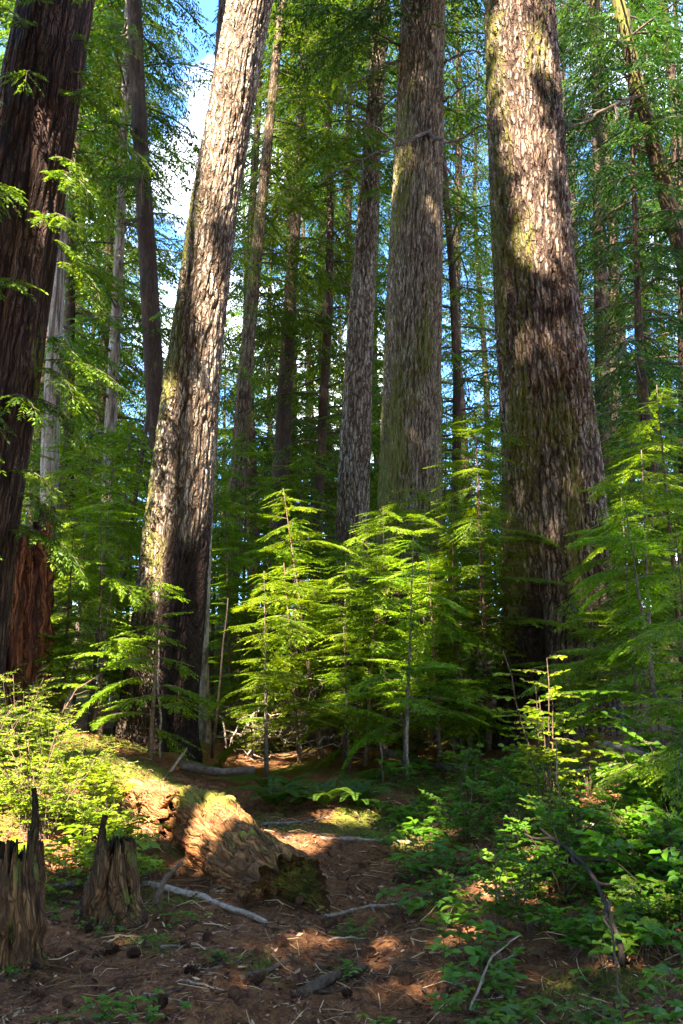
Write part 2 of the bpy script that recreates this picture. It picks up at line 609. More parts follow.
for a in ((0, 720, .8, .5), (50, 720, .8, .5), (90, 740, .7, .4), (20, 760, .8, .4), (70, 770, .7, .3), (110, 790, .5, .2), (30, 820, .6, .2), (75, 850, .45, .1), (60, 820, .5, .1), (150, 850, .3, .0), (105, 850, .3, .0), (10, 870, .4, .1),
          (335, 815, .22, 0), (370, 822, .18, 0), (400, 815, .25, 0), (300, 850, .2, 0), (390, 845, .2, 0), (385, 945, .12, 0), (330, 945, .1, 0), (120, 940, .1, 0), (205, 980, .08, 0), (285, 935, .1, 0), (440, 990, .1, 0), (560, 1000, .1, .1), (60, 1000, .07, 0), (225, 825, .22, .3), (245, 850, .16, .3), (200, 850, .22, .2), (300, 975, .08, 0), (500, 900, .12, .1), (640, 960, .12, .1), (60, 905, .1, 0), (650, 850, .16, 0), (250, 760, .5, .2), (290, 765, .4, .2), (640, 870, .08, 0)):
    q_ = on_ground(a[0], a[1])
    LIT.append((q_[0], q_[1], q_[2] + a[3], a[2]))
for a in ((235, 660, 12, 45), (330, 620, 12, 50), (420, 620, 12, 42), (300, 700, 11.5, 45), (370, 690, 11, 38), (450, 700, 10.5, 30), (200, 600, 12.3, 45), (440, 640, 12, 40), (400, 660, 11, 40), (350, 690, 11, 35), (300, 560, 12.5, 35), (470, 560, 12, 25), (380, 560, 13, 30), (90, 600, 11, 28), (60, 640, 10.5, 25), (140, 640, 10, 22), (540, 690, 7.2, 22), (570, 700, 7.2, 16), (620, 690, 8, 14), (660, 640, 8.5, 14), (600, 600, 9, 12), (525, 380, 11.4, 8), (556, 395, 11.4, 9), (545, 440, 11.3, 6), (520, 500, 11.3, 7), (548, 560, 11.3, 8), (575, 520, 11.3, 7), (460, 640, 11.5, 36), (480, 590, 12, 30), (440, 690, 11, 32), (80, 600, 11.5, 34), (110, 660, 10.5, 30), (60, 560, 12, 30), (150, 650, 9.6, 20), (640, 620, 10, 26), (600, 660, 9.2, 20), (670, 560, 11, 26), (203, 725, 11.6, 14), (203, 690, 11.6, 10), (204, 650, 11.6, 7), (104, 725, 15, 14), (106, 690, 15, 9), (108, 500, 15, 10), (630, 830, 6, 22), (660, 900, 5, 16), (600, 800, 6.6, 20), (540, 860, 5.8, 18), (185, 825, 7.2, 20), (205, 850, 6.8, 17), (225, 865, 6.4, 16), (175, 805, 7.6, 22), (250, 830, 6.6, 12), (440, 830, 7.5, 26), (480, 870, 6, 22), (520, 830, 6.5, 24), (450, 900, 5.2, 16), (560, 790, 7.2, 24), (620, 760, 7.5, 20), (600, 880, 5.2, 14), (650, 800, 6.5, 18), (420, 960, 4.6, 12), (530, 940, 4.6, 12)):
    LIT.append((*at(a[0], a[1], a[2]), (1.5 if a[1] > 750 else 1.0) * a[3] * mpp(a[0], a[1], a[2])))
LIT = np.array(LIT)


def lets_sun_through(P):
    """True where a leaf at P would shade one of the sunny places"""
    d = -S
    out = np.zeros(len(P), bool)
    for q in LIT:
        w = q[:3] - P
        t = w @ d
        dist2 = (w * w).sum(1) - t * t
        out |= (t > 0.6) & (dist2 < (q[3] + 0.05) ** 2)
    return out


# ------------------------------------------------------------------ ground
def axis(a, b, fine_a, fine_b, fs, cs):
    out = [a]
    x = a
    while x < b:
        if fine_a <= x <= fine_b:
            st = fs
        else:
            dd = (fine_a - x) if x < fine_a else (x - fine_b)
            st = min(cs, fs + dd * 0.12)
            if x < fine_a:
                st = max(fs, min(st, fine_a - x))
        x += st
        out.append(x)
    return np.array(out)


gx = axis(-90, 90, -4.5, 5, 0.035, 4)
gy = axis(-40, 140, 2.6, 10, 0.035, 4)
X, Y_ = np.meshgrid(gx, gy, indexing='xy')
Zb = ground(X, Y_)
PF = np.stack([X.ravel(), Y_.ravel(), 0 * X.ravel()], 1)
near = (sstep(20, 10, Y_.ravel()) if False else 1 - sstep(10, 20, Y_.ravel()))
Zb = Zb + (near * (0.024 * perlin(PF * 9) + 0.012 * perlin(PF * 19))).reshape(X.shape)
moss = 0.28 + 0.8 * fbm(PF * 1.2 + 3, 3)
moss += 0.5 * np.exp(-(((PF[:, 0] - 0.6) / 0.9) ** 2 + ((PF[:, 1] - 8.2) / 0.7) ** 2))
moss += 0.35 * sstep(-0.8, -2.0, PF[:, 0]) * sstep(4, 6, PF[:, 1])
moss -= 0.5 * np.exp(-((PF[:, 0] - (0.1 + 0.04 * (PF[:, 1] - 4))) / 0.5) ** 2) * (1 - sstep(7, 8.5, PF[:, 1]))
nx, ny = len(gx), len(gy)
i, j = np.meshgrid(np.arange(ny - 1), np.arange(nx - 1), indexing='ij')
Q = np.stack([i * nx + j, i * nx + j + 1, (i + 1) * nx + j + 1, (i + 1) * nx + j], -1).reshape(-1, 4)
g = mesh_obj('ground', np.stack([X.ravel(), Y_.ravel(), Zb.ravel()], 1), Q, M['ground'], attrs={'moss': np.clip(moss, 0, 1)})
tag(g, 'forest floor of red brown needles, twigs and moss', 'ground', kind='structure')


# ------------------------------------------------------------------ trunks
def trunk_path(spec, Y, top_z=20.0, lean_y=0.0, sink=0.25):
    """spec: (px, py, width in px) from bottom to top, in the vertical plane at distance Y -> points and radii down into the soil and up past the frame"""
    P, r = [], []
    for px, py, w in spec:
        p = at(px, py, Y)
        P.append(p)
        r.append(0.5 * w * mpp(px, py, Y))
    P, r = np.array(P), np.array(r)
    dz = P[1] - P[0]
    zb = gz(P[0][0], Y) - sink
    if P[0][2] > zb:
        k = (zb - P[0][2]) / dz[2]
        P = np.vstack([P[0] + dz * k * np.array([0.6, 1, 1]), P])
        r = np.concatenate([[r[0] + (r[0] - r[1]) * min(1.0, -k) * 0.5], r])
    if P[-1][2] < top_z:
        d = (P[-1] - P[-2]) / (P[-1][2] - P[-2][2])
        h = top_z - P[-1][2]
        P = np.vstack([P, P[-1] + d * h])
        r = np.concatenate([r, [max(0.02, r[-1] * (1 - h / (h + 16)))]])
    if lean_y:
        P[:, 1] += lean_y * (P[:, 2] - P[0][2])
    return P, r


def smooth_path(P, r, step, fine_top=None, coarse=0.5):
    z = P[:, 2]
    zs = [z[0]]
    while zs[-1] < z[-1]:
        zs.append(zs[-1] + (step if fine_top is None or zs[-1] < fine_top else coarse))
    zs = np.array(zs)
    zs[-1] = z[-1]
    # monotone smoothing by averaging interpolated curve
    C = np.stack([np.interp(zs, z, P[:, k]) for k in range(3)], 1)
    rr = np.interp(zs, z, r)
    # gaussian in height
    C2, r2 = C.copy(), rr.copy()
    sig = 0.5
    zz = np.linspace(-1.0, 1.0, 7)
    wts = np.exp(-zz ** 2 / (2 * sig ** 2))
    wts /= wts.sum()
    for k in (0, 1):
        C2[:, k] = sum(w * np.interp(np.clip(zs + o, z[0], z[-1]), z, P[:, k]) for o, w in zip(zz, wts))
    r2 = sum(w * np.interp(np.clip(zs + o, z[0], z[-1]), z, r) for o, w in zip(zz, wts))
    return C2, r2


FIS = [None]


def bark_disp(style, bc, amp):
    if style == 'furrow':
        wz = 0.35 * perlin(bc * np.array([3, 3, 1.2]) + 9)
        w = bc.copy()
        w[:, 0] += 0.09 * wz
        w[:, 1] += 0.09 * wz
        n = perlin(w * np.array([13.5, 13.5, 1.3])) + 0.3 * perlin(w * np.array([27, 27, 6]) + 77)
        n2 = perlin(w * np.array([31, 31, 4.2]) + 31)
        n3 = perlin(w * np.array([36, 36, 13]) + 3)
        ridge = sstep(0.0, 0.24, np.abs(n))
        plates = sstep(0.0, 0.2, np.abs(n2))
        FIS[0] = np.clip(0.6 * (1 - ridge) + 0.3 * (1 - plates) * (0.7 + n3), 0, 1)
        return amp * (1.5 * ridge + 0.7 * plates + 0.4 * n3 - 1.3)
    if style == 'string':
        n = perlin(bc * np.array([16, 16, 0.7]))
        n2 = perlin(bc * np.array([34, 34, 1.6]) + 5)
        FIS[0] = np.clip(1.1 * (1 - sstep(0, 0.3, np.abs(n))) + 0.3 * sstep(0.1, 0.5, n2), 0, 1)
        return amp * (0.8 * (sstep(0, 0.35, np.abs(n)) - 0.5) + 0.45 * n2)
    if style == 'rot':
        w = bc + 0.03 * perlin(bc * np.array([4, 4, 1.5]))[:, None] * np.array([1, 1, 0])
        n = perlin(w * np.array([8, 8, 1.1]) + 3) + 0.4 * perlin(w * np.array([17, 17, 3]) + 63)
        n2 = perlin(w * np.array([30, 30, 2.2]) + 5)
        n3 = perlin(w * np.array([7, 7, 5]) + 15)
        FIS[0] = np.clip(0.9 * (1 - sstep(0, 0.16, np.abs(n))) + 0.6 * sstep(0.15, 0.5, n2), 0, 1)
        return amp * (1.3 * sstep(0, 0.25, np.abs(n)) + 0.6 * n2 + 0.9 * n3 - 0.9)
    n = perlin(bc * np.array([14, 14, 3]))
    n2 = perlin(bc * np.array([30, 30, 9]) + 8)
    FIS[0] = np.clip(0.9 * (1 - sstep(0, 0.3, np.abs(n))) + 0.4 * n2, 0, 1)
    return amp * (0.7 * sstep(0, 0.3, np.abs(n)) + 0.4 * n2 - 0.4)


def make_trunk(root, P, r, mat, k=64, step=0.08, style='furrow', amp=0.02, fine_top=None, moss=None, char=None, flare=0.25, flare_h=0.5, lobes=5, dent=None, seed=0, name='trunk', local=False):
    base = np.zeros(3) if local else np.array(root.location)
    C, rr = smooth_path(P, r, step, fine_top)
    T, A, B = frames(C)
    A = np.cross(np.array([0.0, 1, 0])[None], T)
    A /= np.linalg.norm(A, axis=1)[:, None]
    B = np.cross(T, A)
    n = len(C)
    u = np.arange(k) * 2 * math.pi / k
    s = np.concatenate([[0], np.cumsum(np.linalg.norm(np.diff(C, axis=0), axis=1))])
    hgt = C[:, 2] - (C[0, 2] + 0.25)
    UU, SS = np.meshgrid(u, s)
    RR = np.repeat(rr[:, None], k, 1)
    HH = np.repeat(hgt[:, None], k, 1)
    lob = np.cos(UU * lobes + seed + 1.5 * np.sin(UU + seed)) * 0.5 + 0.5
    fl = np.exp(-np.clip(HH, -0.1, 99) / flare_h)
    RR = RR * (1 + flare * fl * (0.35 + 0.9 * lob))
    RR = RR * (1 + 0.05 * perlin(np.stack([np.cos(UU).ravel(), np.sin(UU).ravel(), SS.ravel() * 0.6 + seed], 1)).reshape(RR.shape))
    bc = np.stack([np.cos(UU).ravel() * RR.ravel(), np.sin(UU).ravel() * RR.ravel(), SS.ravel() + 13.7 * seed], 1)
    D = bark_disp(style, bc, amp).reshape(RR.shape)
    fis = FIS[0]
    px, py, _ = project((C[:, None] + RR[..., None] * (np.cos(UU)[..., None] * A[:, None] + np.sin(UU)[..., None] * B[:, None])).reshape(-1, 3))
    px, py = px.reshape(RR.shape), py.reshape(RR.shape)
    front = -(np.sin(UU) * B[:, None, 1] + np.cos(UU) * A[:, None, 1])       # +1 towards the camera side
    side = np.cos(UU) * A[:, None, 0] + np.sin(UU) * B[:, None, 0]           # -1 left, +1 right
    mo = np.zeros_like(RR) if moss is None else np.clip(moss(side, front, HH, bc, RR.shape), 0, 1)
    chv = np.zeros_like(RR) if char is None else np.clip(char(side, front, HH, bc, RR.shape), 0, 1)
    tuft = perlin(bc * 40).reshape(RR.shape)
    D = D + 0.012 * np.clip(mo * 1.4 - 0.4 + 0.5 * tuft, 0, 1)
    if dent is not None:
        D = D - dent(side, front, HH)
    V = C[:, None] + (RR + D)[..., None] * (np.cos(UU)[..., None] * A[:, None] + np.sin(UU)[..., None] * B[:, None])
    i, j = np.meshgrid(np.arange(n - 1), np.arange(k), indexing='ij')
    Q = np.stack([i * k + j, i * k + (j + 1) % k, (i + 1) * k + (j + 1) % k, (i + 1) * k + j], -1).reshape(-1, 4)
    V = np.concatenate([V.reshape(-1, 3), C[-1:]])
    Tt = np.array([((n - 1) * k + j, (n - 1) * k + (j + 1) % k, n * k) for j in range(k)])
    app = lambda a: np.concatenate([a.ravel(), [0]])
    return mesh_obj(name, V, [Q, Tt], mat, root, True, {'bcoord': np.concatenate([bc, bc[-1:]]), 'moss': app(mo), 'char': app(chv), 'inner': app(fis)}, origin=base)


# ------------------------------------------------------------------ conifer foliage
def unit(v):
    return v / (np.linalg.norm(v, axis=-1, keepdims=True) + 1e-9)


def bough(mb, rng, p0, az, L, pitch0, droop, tw_sp, tw_len, tl_sp, tl_len, tl_w, hang=0.15, keep=None, wood=True, wr=0.012, jit=0.45, tint0=0.0, start=0.12, mi=0, wi=1, wk=4):
    """one flat feathery conifer bough: a drooping axis, paired twigs, paired needle sprays"""
    n = 9
    t = np.linspace(0, 1, n)
    pit = pitch0 - droop * t
    azs = az + rng.normal() * 0.25 * t + 0.15 * rng.normal()
    d = np.stack([np.cos(azs) * np.cos(pit), np.sin(azs) * np.cos(pit), np.sin(pit)], 1)
    Bp = p0 + np.concatenate([[np.zeros(3)], np.cumsum((d[1:] + d[:-1]) * 0.5 * L / (n - 1), 0)])
    if wood and (keep is None or keep(Bp).all()):
        V, Q, T = tube(Bp, np.linspace(wr, wr * 0.25, n), wk, False)
        mb.add(V, Q, None, 0.5, wi)
    K = max(3, int(L * (1 - start) / tw_sp))
    tt = np.repeat(np.linspace(start, 0.99, K), 2) + rng.uniform(-0.4, 0.4, 2 * K) * (1 - start) / K
    tt = np.clip(tt, start, 1)
    side = np.tile([1.0, -1.0], K)
    pos = np.stack([np.interp(tt, t, Bp[:, k]) for k in range(3)], 1)
    dd = unit(np.stack([np.interp(tt, t, d[:, k]) for k in range(3)], 1))
    up = np.array([0, 0, 1.0])
    e = unit(np.cross(dd, up))
    ang = R(62) - R(28) * tt + rng.normal(size=2 * K) * 0.12
    tl = tw_len * np.minimum(1, (1 - tt) * 1.7 + 0.14) * np.minimum(1, tt * 2.2 + 0.35) * rng.uniform(0.6, 1.15, 2 * K)
    tdir = unit(np.cos(ang)[:, None] * dd + (np.sin(ang) * side)[:, None] * e + np.stack([0 * tt, 0 * tt, -hang * rng.uniform(0.3, 1.6, 2 * K)], 1))
    m = np.maximum(3, (tl / tl_sp).astype(int))
    idx = np.repeat(np.arange(2 * K), m * 2)
    sj = np.concatenate([np.repeat((np.arange(a) + 0.6) / a, 2) for a in m])
    sgn = np.concatenate([np.tile([1.0, -1.0], a) for a in m])
    N = len(idx)
    lp = pos[idx] + tdir[idx] * (tl[idx] * sj)[:, None]
    lp[:, 2] -= 0.10 * tl[idx] * sj ** 2 * (0.6 + hang * 3)
    te = unit(np.cross(tdir[idx], up))
    la = R(48) + rng.normal(size=N) * 0.2
    la = la * (1 - 0.6 * (sj > 0.9))
    ld = unit(np.cos(la)[:, None] * tdir[idx] + (np.sin(la) * sgn)[:, None] * te + rng.normal(size=(N, 3)) * 0.14 - np.stack([0 * sj, 0 * sj, 0.12 + 0 * sj], 1))
    ll = tl_len * (1 - 0.45 * sj) * rng.uniform(0.6, 1.25, N)
    nr = unit(up + rng.normal(size=(N, 3)) * jit)
    wv = unit(np.cross(ld, nr))
    hw = 0.5 * tl_w * rng.uniform(0.7, 1.3, N)
    tint = np.clip(tint0 + 0.28 + 0.16 * rng.normal(size=2 * K)[idx] + 0.12 * rng.normal(size=N) + 0.35 * np.clip(sj * 0.5 + tt[idx] - 0.75, 0, 1), 0, 1)
    if keep is not None:
        kp = keep(lp)
        lp, ld, ll, wv, hw, tint = lp[kp], ld[kp], ll[kp], wv[kp], hw[kp], tint[kp]
        N = len(lp)
        if N == 0:
            return
    mid = lp + ld * (0.45 * ll)[:, None]
    tip = lp + ld * ll[:, None]
    tip[:, 2] -= 0.12 * ll
    V = np.stack([lp, mid + wv * hw[:, None], tip, mid - wv * hw[:, None]], 1).reshape(-1, 3)
    mb.add(V, np.arange(4 * N).reshape(N, 4), None, np.repeat(tint, 4), mi)


def crown_mesh(root, rng, z0, z1, nb, Lfun, pitch0=(0.1, 0.3), droop=(0.3, 0.9), mat='hemlock', xy=lambda z: (0, 0), keep=None, bare=0, name='crown', rad=lambda z: 0.0, **kw):
    mb = MB()
    for q in range(nb):
        z = z0 + (z1 - z0) * (q + rng.uniform()) / nb
        az = q * 2.399 + rng.normal() * 0.5
        L = Lfun(z) * rng.uniform(0.6, 1.15)
        x, y = xy(z)
        bough(mb, rng, np.array([x + math.cos(az) * rad(z), y + math.sin(az) * rad(z), z]), az, L, rng.uniform(*pitch0), rng.uniform(*droop), keep=keep, tint0=rng.normal() * 0.11, **kw)
    for q in range(bare):                             # dead bare twigs low on the stem
        z2 = rng.uniform(0.06, 0.45) * z1
        a2 = rng.uniform(0, 6.28)
        c2 = np.array([*xy(z2), z2])
        V, Q2, T = tube(wander(rng, c2, c2 + np.array([math.cos(a2), math.sin(a2), rng.normal() * 0.15]) * rng.uniform(0.15, 0.5), 6, 0.12), np.linspace(0.004, 0.0012, 6), 4, False)
        mb.add(V, Q2, None, 0.5, 1)
    return mb.build(name, [M[mat], M['twig']], root, False)


def simple_trunk(root, H, r0, mat, k=10, lean=0.15, seed=0, rng=RNG):
    n = 14
    z = np.linspace(-0.3, H, n)
    ox = lean * np.sin(z * 0.35 + seed) * 0.3
    oy = lean * np.cos(z * 0.27 + seed * 2) * 0.3
    P = np.stack([ox - ox[1], oy - oy[1], z], 1)
    r = r0 * (1 - np.clip(z / H, 0, 1) * 0.93) * (1 + 0.35 * np.exp(-np.clip(z, 0, 9) / (2.2 * r0)))
    make_trunk(root, P, r, mat, k=k, step=0.3 if H > 8 else 0.15, style='plain', amp=r0 * 0.08, flare=0.0, seed=seed, local=True)
    return lambda zz: (np.interp(zz, z, P[:, 0]), np.interp(zz, z, P[:, 1]))


# ------------------------------------------------------------------ the big trees of the picture
BIG = {}


def big_tree(key, name, label, spec, Y, mat, top_z=22, cat='tree', group=None, **kw):
    P, r = trunk_path(spec, Y, top_z)
    b = P[0].copy()
    b[2] = gz(b[0], b[1])
    root = thing(name, label, cat, b, group)
    make_trunk(root, P, r, M[mat], fine_top=at(W / 2, -40, Y)[2], seed=len(BIG) + 1, **kw)
    BIG[key] = (root, P, r)
    return root


def moss3(side, front, h, bc, sh):
    n = fbm(bc * np.array([1.6, 1.6, 0.7]) + 4, 3).reshape(sh)
    return 0.5 * sstep(0.35, -0.9, side) * (1 - sstep(6.2, 8.2, h)) + 0.12 + 0.5 * n - 0.3 * sstep(0.3, 0.9, side) - 0.35 * sstep(6.5, 8, h)


def char_shade3(side, front, h, bc, sh):
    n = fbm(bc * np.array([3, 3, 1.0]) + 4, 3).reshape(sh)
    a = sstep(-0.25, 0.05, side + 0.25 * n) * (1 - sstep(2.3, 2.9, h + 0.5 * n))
    low = (1 - sstep(1.1, 1.9, h + 0.5 * n))  # foot shade painted into the colour, beyond the charred hollow
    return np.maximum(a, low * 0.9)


def dent3(side, front, h):
    return 0.16 * sstep(0.1, 0.5, side) * sstep(-0.2, 0.4, front) * (1 - sstep(1.6, 2.6, h)) * (1 - sstep(0.85, 1.0, side))


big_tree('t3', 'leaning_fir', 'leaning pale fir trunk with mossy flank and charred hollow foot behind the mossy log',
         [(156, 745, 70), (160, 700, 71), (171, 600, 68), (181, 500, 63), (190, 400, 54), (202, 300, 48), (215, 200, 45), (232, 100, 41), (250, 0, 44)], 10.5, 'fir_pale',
         k=220, step=0.028, amp=0.019, moss=moss3, char=char_shade3, dent=dent3, flare=0.3, flare_h=0.45)


def moss8(side, front, h, bc, sh):
    n = fbm(bc * np.array([2.4, 2.4, 0.45]) + 14, 3).reshape(sh)
    return 0.22 + 0.42 * sstep(-0.2, -0.95, side) + 0.55 * n + 0.08 * (1 - sstep(3, 6, h)) - 0.15 * sstep(0.4, 0.9, side)


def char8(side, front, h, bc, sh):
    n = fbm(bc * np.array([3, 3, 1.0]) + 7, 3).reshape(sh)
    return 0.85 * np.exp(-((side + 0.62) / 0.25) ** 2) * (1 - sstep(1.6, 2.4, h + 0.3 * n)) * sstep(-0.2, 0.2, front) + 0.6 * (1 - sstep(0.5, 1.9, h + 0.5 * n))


def dent8(side, front, h):
    return 0.14 * np.exp(-((side + 0.6) / 0.14) ** 2) * (1 - sstep(1.3, 2.3, h)) * sstep(-0.1, 0.3, front)


big_tree('t8', 'furrowed_fir', 'massive furrowed fir trunk with sunlit upper bark, largest trunk of all',
         [(560, 745, 112), (558, 600, 104), (554, 500, 97), (546, 400, 88), (536, 300, 79), (530, 200, 75), (524, 100, 70), (519, 0, 64)], 11.5, 'fir_bark',
         k=300, step=0.028, amp=0.028, moss=moss8, char=char8, dent=dent8, flare=0.22, flare_h=0.5)


def moss7(side, front, h, bc, sh):
    n = fbm(bc * np.array([2.0, 2.0, 0.5]) + 24, 3).reshape(sh)
    return 0.27 + 0.35 * sstep(-0.2, -0.95, side) + 0.4 * n + 0.22 * (1 - sstep(4, 8, h)) + 0.2 * sstep(0.6, 1.0, side) * (1 - sstep(5, 8, h))


big_tree('t7', 'straight_fir', 'thick straight grey brown trunk with bare dead boughs, rising behind the sunny saplings',
         [(408, 740, 68), (408, 640, 64), (409, 530, 62), (411, 450, 59), (414, 300, 53), (419, 150, 47), (423, 0, 42)], 14, 'hemlock_bark',
         k=200, step=0.04, amp=0.02, moss=moss7, flare=0.25)


def moss6(side, front, h, bc, sh):
    n = fbm(bc * np.array([2.4, 2.4, 0.6]) + 34, 3).reshape(sh)
    return 0.1 + 0.5 * n


big_tree('t6', 'slender_fir', 'slender pinkish grey trunk just left of the thick straight trunk',
         [(351, 600, 33), (353, 500, 32), (357, 400, 28), (362, 300, 24), (370, 180, 18), (376, 90, 15)], 17, 'fir_pale', k=90, step=0.06, amp=0.018, moss=moss6)
big_tree('t1', 'leaning_cedar', 'dark reddish cedar trunk leaning into the upper left corner',
         [(-45, 600, 100), (-22, 470, 92), (6, 300, 84), (22, 200, 80), (39, 100, 76), (56, 0, 72)], 9.0, 'cedar_bark', k=160, step=0.04, style='string', amp=0.02,
         moss=lambda s, f, h, bc, sh: 0.12 + 0.55 * fbm(bc * np.array([2, 2, 0.6]) + 4, 3).reshape(sh))
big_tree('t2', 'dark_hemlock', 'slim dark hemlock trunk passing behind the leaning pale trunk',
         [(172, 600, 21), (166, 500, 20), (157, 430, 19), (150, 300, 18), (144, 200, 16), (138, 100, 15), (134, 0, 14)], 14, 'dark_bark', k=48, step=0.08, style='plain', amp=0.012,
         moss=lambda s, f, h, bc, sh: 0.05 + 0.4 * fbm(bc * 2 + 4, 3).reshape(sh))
mz = lambda a: (lambda s, f, h, bc, sh: a + 0.5 * fbm(bc * np.array([2, 2, 0.6]) + 4, 3).reshape(sh))
big_tree('t4', 'pale_hemlock', 'mossy pale trunk standing behind, right of the leaning fir',
         [(228, 600, 20), (233, 540, 18), (240, 450, 16), (248, 340, 14), (260, 220, 11), (270, 120, 9)], 18, 'hemlock_bark', k=40, step=0.1, style='plain', amp=0.012, moss=mz(0.35))
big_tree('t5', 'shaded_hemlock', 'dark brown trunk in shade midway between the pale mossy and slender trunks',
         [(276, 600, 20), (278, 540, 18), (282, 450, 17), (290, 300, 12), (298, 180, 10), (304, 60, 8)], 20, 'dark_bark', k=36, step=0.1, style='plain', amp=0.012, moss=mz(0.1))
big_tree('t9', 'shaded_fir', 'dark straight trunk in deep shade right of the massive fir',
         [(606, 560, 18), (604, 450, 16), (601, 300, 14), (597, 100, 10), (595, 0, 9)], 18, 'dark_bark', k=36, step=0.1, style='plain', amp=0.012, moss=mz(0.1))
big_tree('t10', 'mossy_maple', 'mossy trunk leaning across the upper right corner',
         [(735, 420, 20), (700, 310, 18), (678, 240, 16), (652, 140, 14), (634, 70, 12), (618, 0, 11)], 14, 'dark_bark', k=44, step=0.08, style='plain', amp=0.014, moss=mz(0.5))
big_tree('t11', 'crooked_hemlock', 'crooked trunk with sunlit scars near the right edge',
         [(668, 690, 20), (664, 600, 19), (660, 540, 17), (650, 460, 14), (640, 370, 9), (636, 250, 5)], 14, 'dark_bark', top_z=13, k=40, step=0.1, style='plain', amp=0.014, moss=mz(0.28))
big_tree('t12', 'pale_alder', 'thin pale grey trunk beyond the sunny bank, left of the leaning fir',
         [(103, 740, 15), (105, 620, 14), (108, 480, 13), (113, 380, 11), (118, 280, 10), (123, 150, 8)], 15, 'pale_bark', k=36, step=0.1, style='plain', amp=0.01, moss=mz(0.15))
big_tree('t14', 'grey_cedar', 'weathered grey trunk just behind the red stump at the left edge',
         [(50, 640, 24), (50, 560, 21), (49, 480, 18), (52, 400, 16), (57, 300, 13), (66, 150, 10)], 13, 'pale_bark', k=36, step=0.1, style='string', amp=0.012, moss=mz(0.18))
big_tree('t13', 'dead_pole', 'thin leaning dead pole beside the pale alder trunk',
         [(116, 640, 6), (122, 590, 5.5), (133, 510, 5), (146, 432, 4)], 13, 'dark_bark', top_z=5.6, k=12, step=0.15, style='plain', amp=0.004)
big_tree('t15', 'young_cedar', 'small sunlit trunk with a flared foot against the charred hollow',
         [(204, 752, 17), (203, 725, 14), (203, 690, 9), (205, 640, 7), (208, 560, 6), (213, 450, 5), (220, 330, 4)], 11.6, 'pale_bark', top_z=9, k=30, step=0.06, style='plain', amp=0.006, moss=mz(0.1))
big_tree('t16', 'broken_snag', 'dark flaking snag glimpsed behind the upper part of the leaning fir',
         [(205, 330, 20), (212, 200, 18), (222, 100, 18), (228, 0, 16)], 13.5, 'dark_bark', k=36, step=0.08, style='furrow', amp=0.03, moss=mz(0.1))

# red rotten stump at the left edge
P, r = trunk_path([(2, 690, 98), (2, 620, 94), (5, 560, 84), (8, 512, 66)], 9.8, 0)
b = np.array([P[0][0], P[0][1], gz(P[0][0], P[0][1])])
rs = thing('red_stump', 'tall rotten red cedar stump at the left edge with one bright orange strip', 'stump', b)


# ------------------------------------------------------------------ snags and stumps (hollow shells with a jagged top)
def jag_stump(root, base, r0, tops, mat, flare, seed, k=220, nz=96, amp=0.02, taper=0.25, wall=0.3, moss=None, lean=(0, 0), style='rot', fh=0.16):
    """base point, outer radius, tops(u)-> height of the broken rim"""
    u = np.arange(k) * 2 * math.pi / k
    tp = tops(u)
    tt = np.linspace(0, 1, nz)
    UU, TT = np.meshgrid(u, tt)
    Hh = -0.2 + (tp[None, :] + 0.2) * TT
    rad = r0 * (1 - taper * np.clip(Hh / max(tp), 0, 1)) * (1 + flare * np.exp(-np.clip(Hh, 0, 9) / fh) * (0.4 + 0.7 * (0.5 + 0.5 * np.cos(3 * UU + seed))))
    rad = rad * (1 + 0.10 * perlin(np.stack([np.cos(UU).ravel() * 1.3, np.sin(UU).ravel() * 1.3, Hh.ravel() * 0.8 + seed], 1)).reshape(rad.shape))
    bc = np.stack([np.cos(UU).ravel() * rad.ravel(), np.sin(UU).ravel() * rad.ravel(), Hh.ravel() + seed * 3.1], 1)
    D = bark_disp(style, bc, amp).reshape(rad.shape)
    fis = FIS[0]
    D = D + (0.5 * amp * perlin(bc * np.array([9, 9, 2]) + 2) + 0.35 * amp * perlin(bc * np.array([45, 45, 5])) - 1.6 * amp * sstep(0.2, 0.5, perlin(bc * np.array([6, 6, 2.5]) + 27))).reshape(rad.shape)
    rad = rad + D
    cx = base[0] + lean[0] * Hh
    cy = base[1] + lean[1] * Hh
    Vo = np.stack([cx + np.cos(UU) * rad, cy + np.sin(UU) * rad, base[2] + Hh], -1)
    rin = np.clip(rad * (1 - wall), 0.01, None)
    Vi = np.stack([cx + np.cos(UU) * rin, cy + np.sin(UU) * rin, base[2] + Hh - 0.01], -1)[::-1][: nz // 2]
    V = np.concatenate([Vo, Vi]).reshape(-1, 3)
    n = nz + nz // 2
    i, j = np.meshgrid(np.arange(n - 1), np.arange(k), indexing='ij')
    Q = np.stack([i * k + j, i * k + (j + 1) % k, (i + 1) * k + (j + 1) % k, (i + 1) * k + j], -1).reshape(-1, 4)
    c = np.array([[V[-k:, 0].mean(), V[-k:, 1].mean(), V[-k:, 2].mean()]])
    T = np.array([((n - 1) * k + j, (n - 1) * k + (j + 1) % k, n * k) for j in range(k)])
    V = np.concatenate([V, c])
    ca = np.concatenate([bc, np.stack([np.cos(UU), np.sin(UU), Hh], -1)[::-1][: nz // 2].reshape(-1, 3) * np.array([r0 * 0.6, r0 * 0.6, 1]), [[0, 0, 0]]])
    mo = 0.2 + 0.6 * fbm(ca * np.array([5, 5, 2.0]) + seed, 3) if moss is None else moss(ca)
    ch = np.clip(1.0 * fbm(ca * np.array([4, 4, 1.0]) + seed + 9, 3) + 0.02, 0, 1)
    ch[len(bc):] = 0.6
    return mesh_obj('shell', V, [Q, T], mat, root, True, {'bcoord': ca, 'moss': np.clip(mo, 0, 1), 'char': ch, 'inner': np.concatenate([fis, np.zeros(len(V) - len(fis))])}, origin=np.array(root.location))


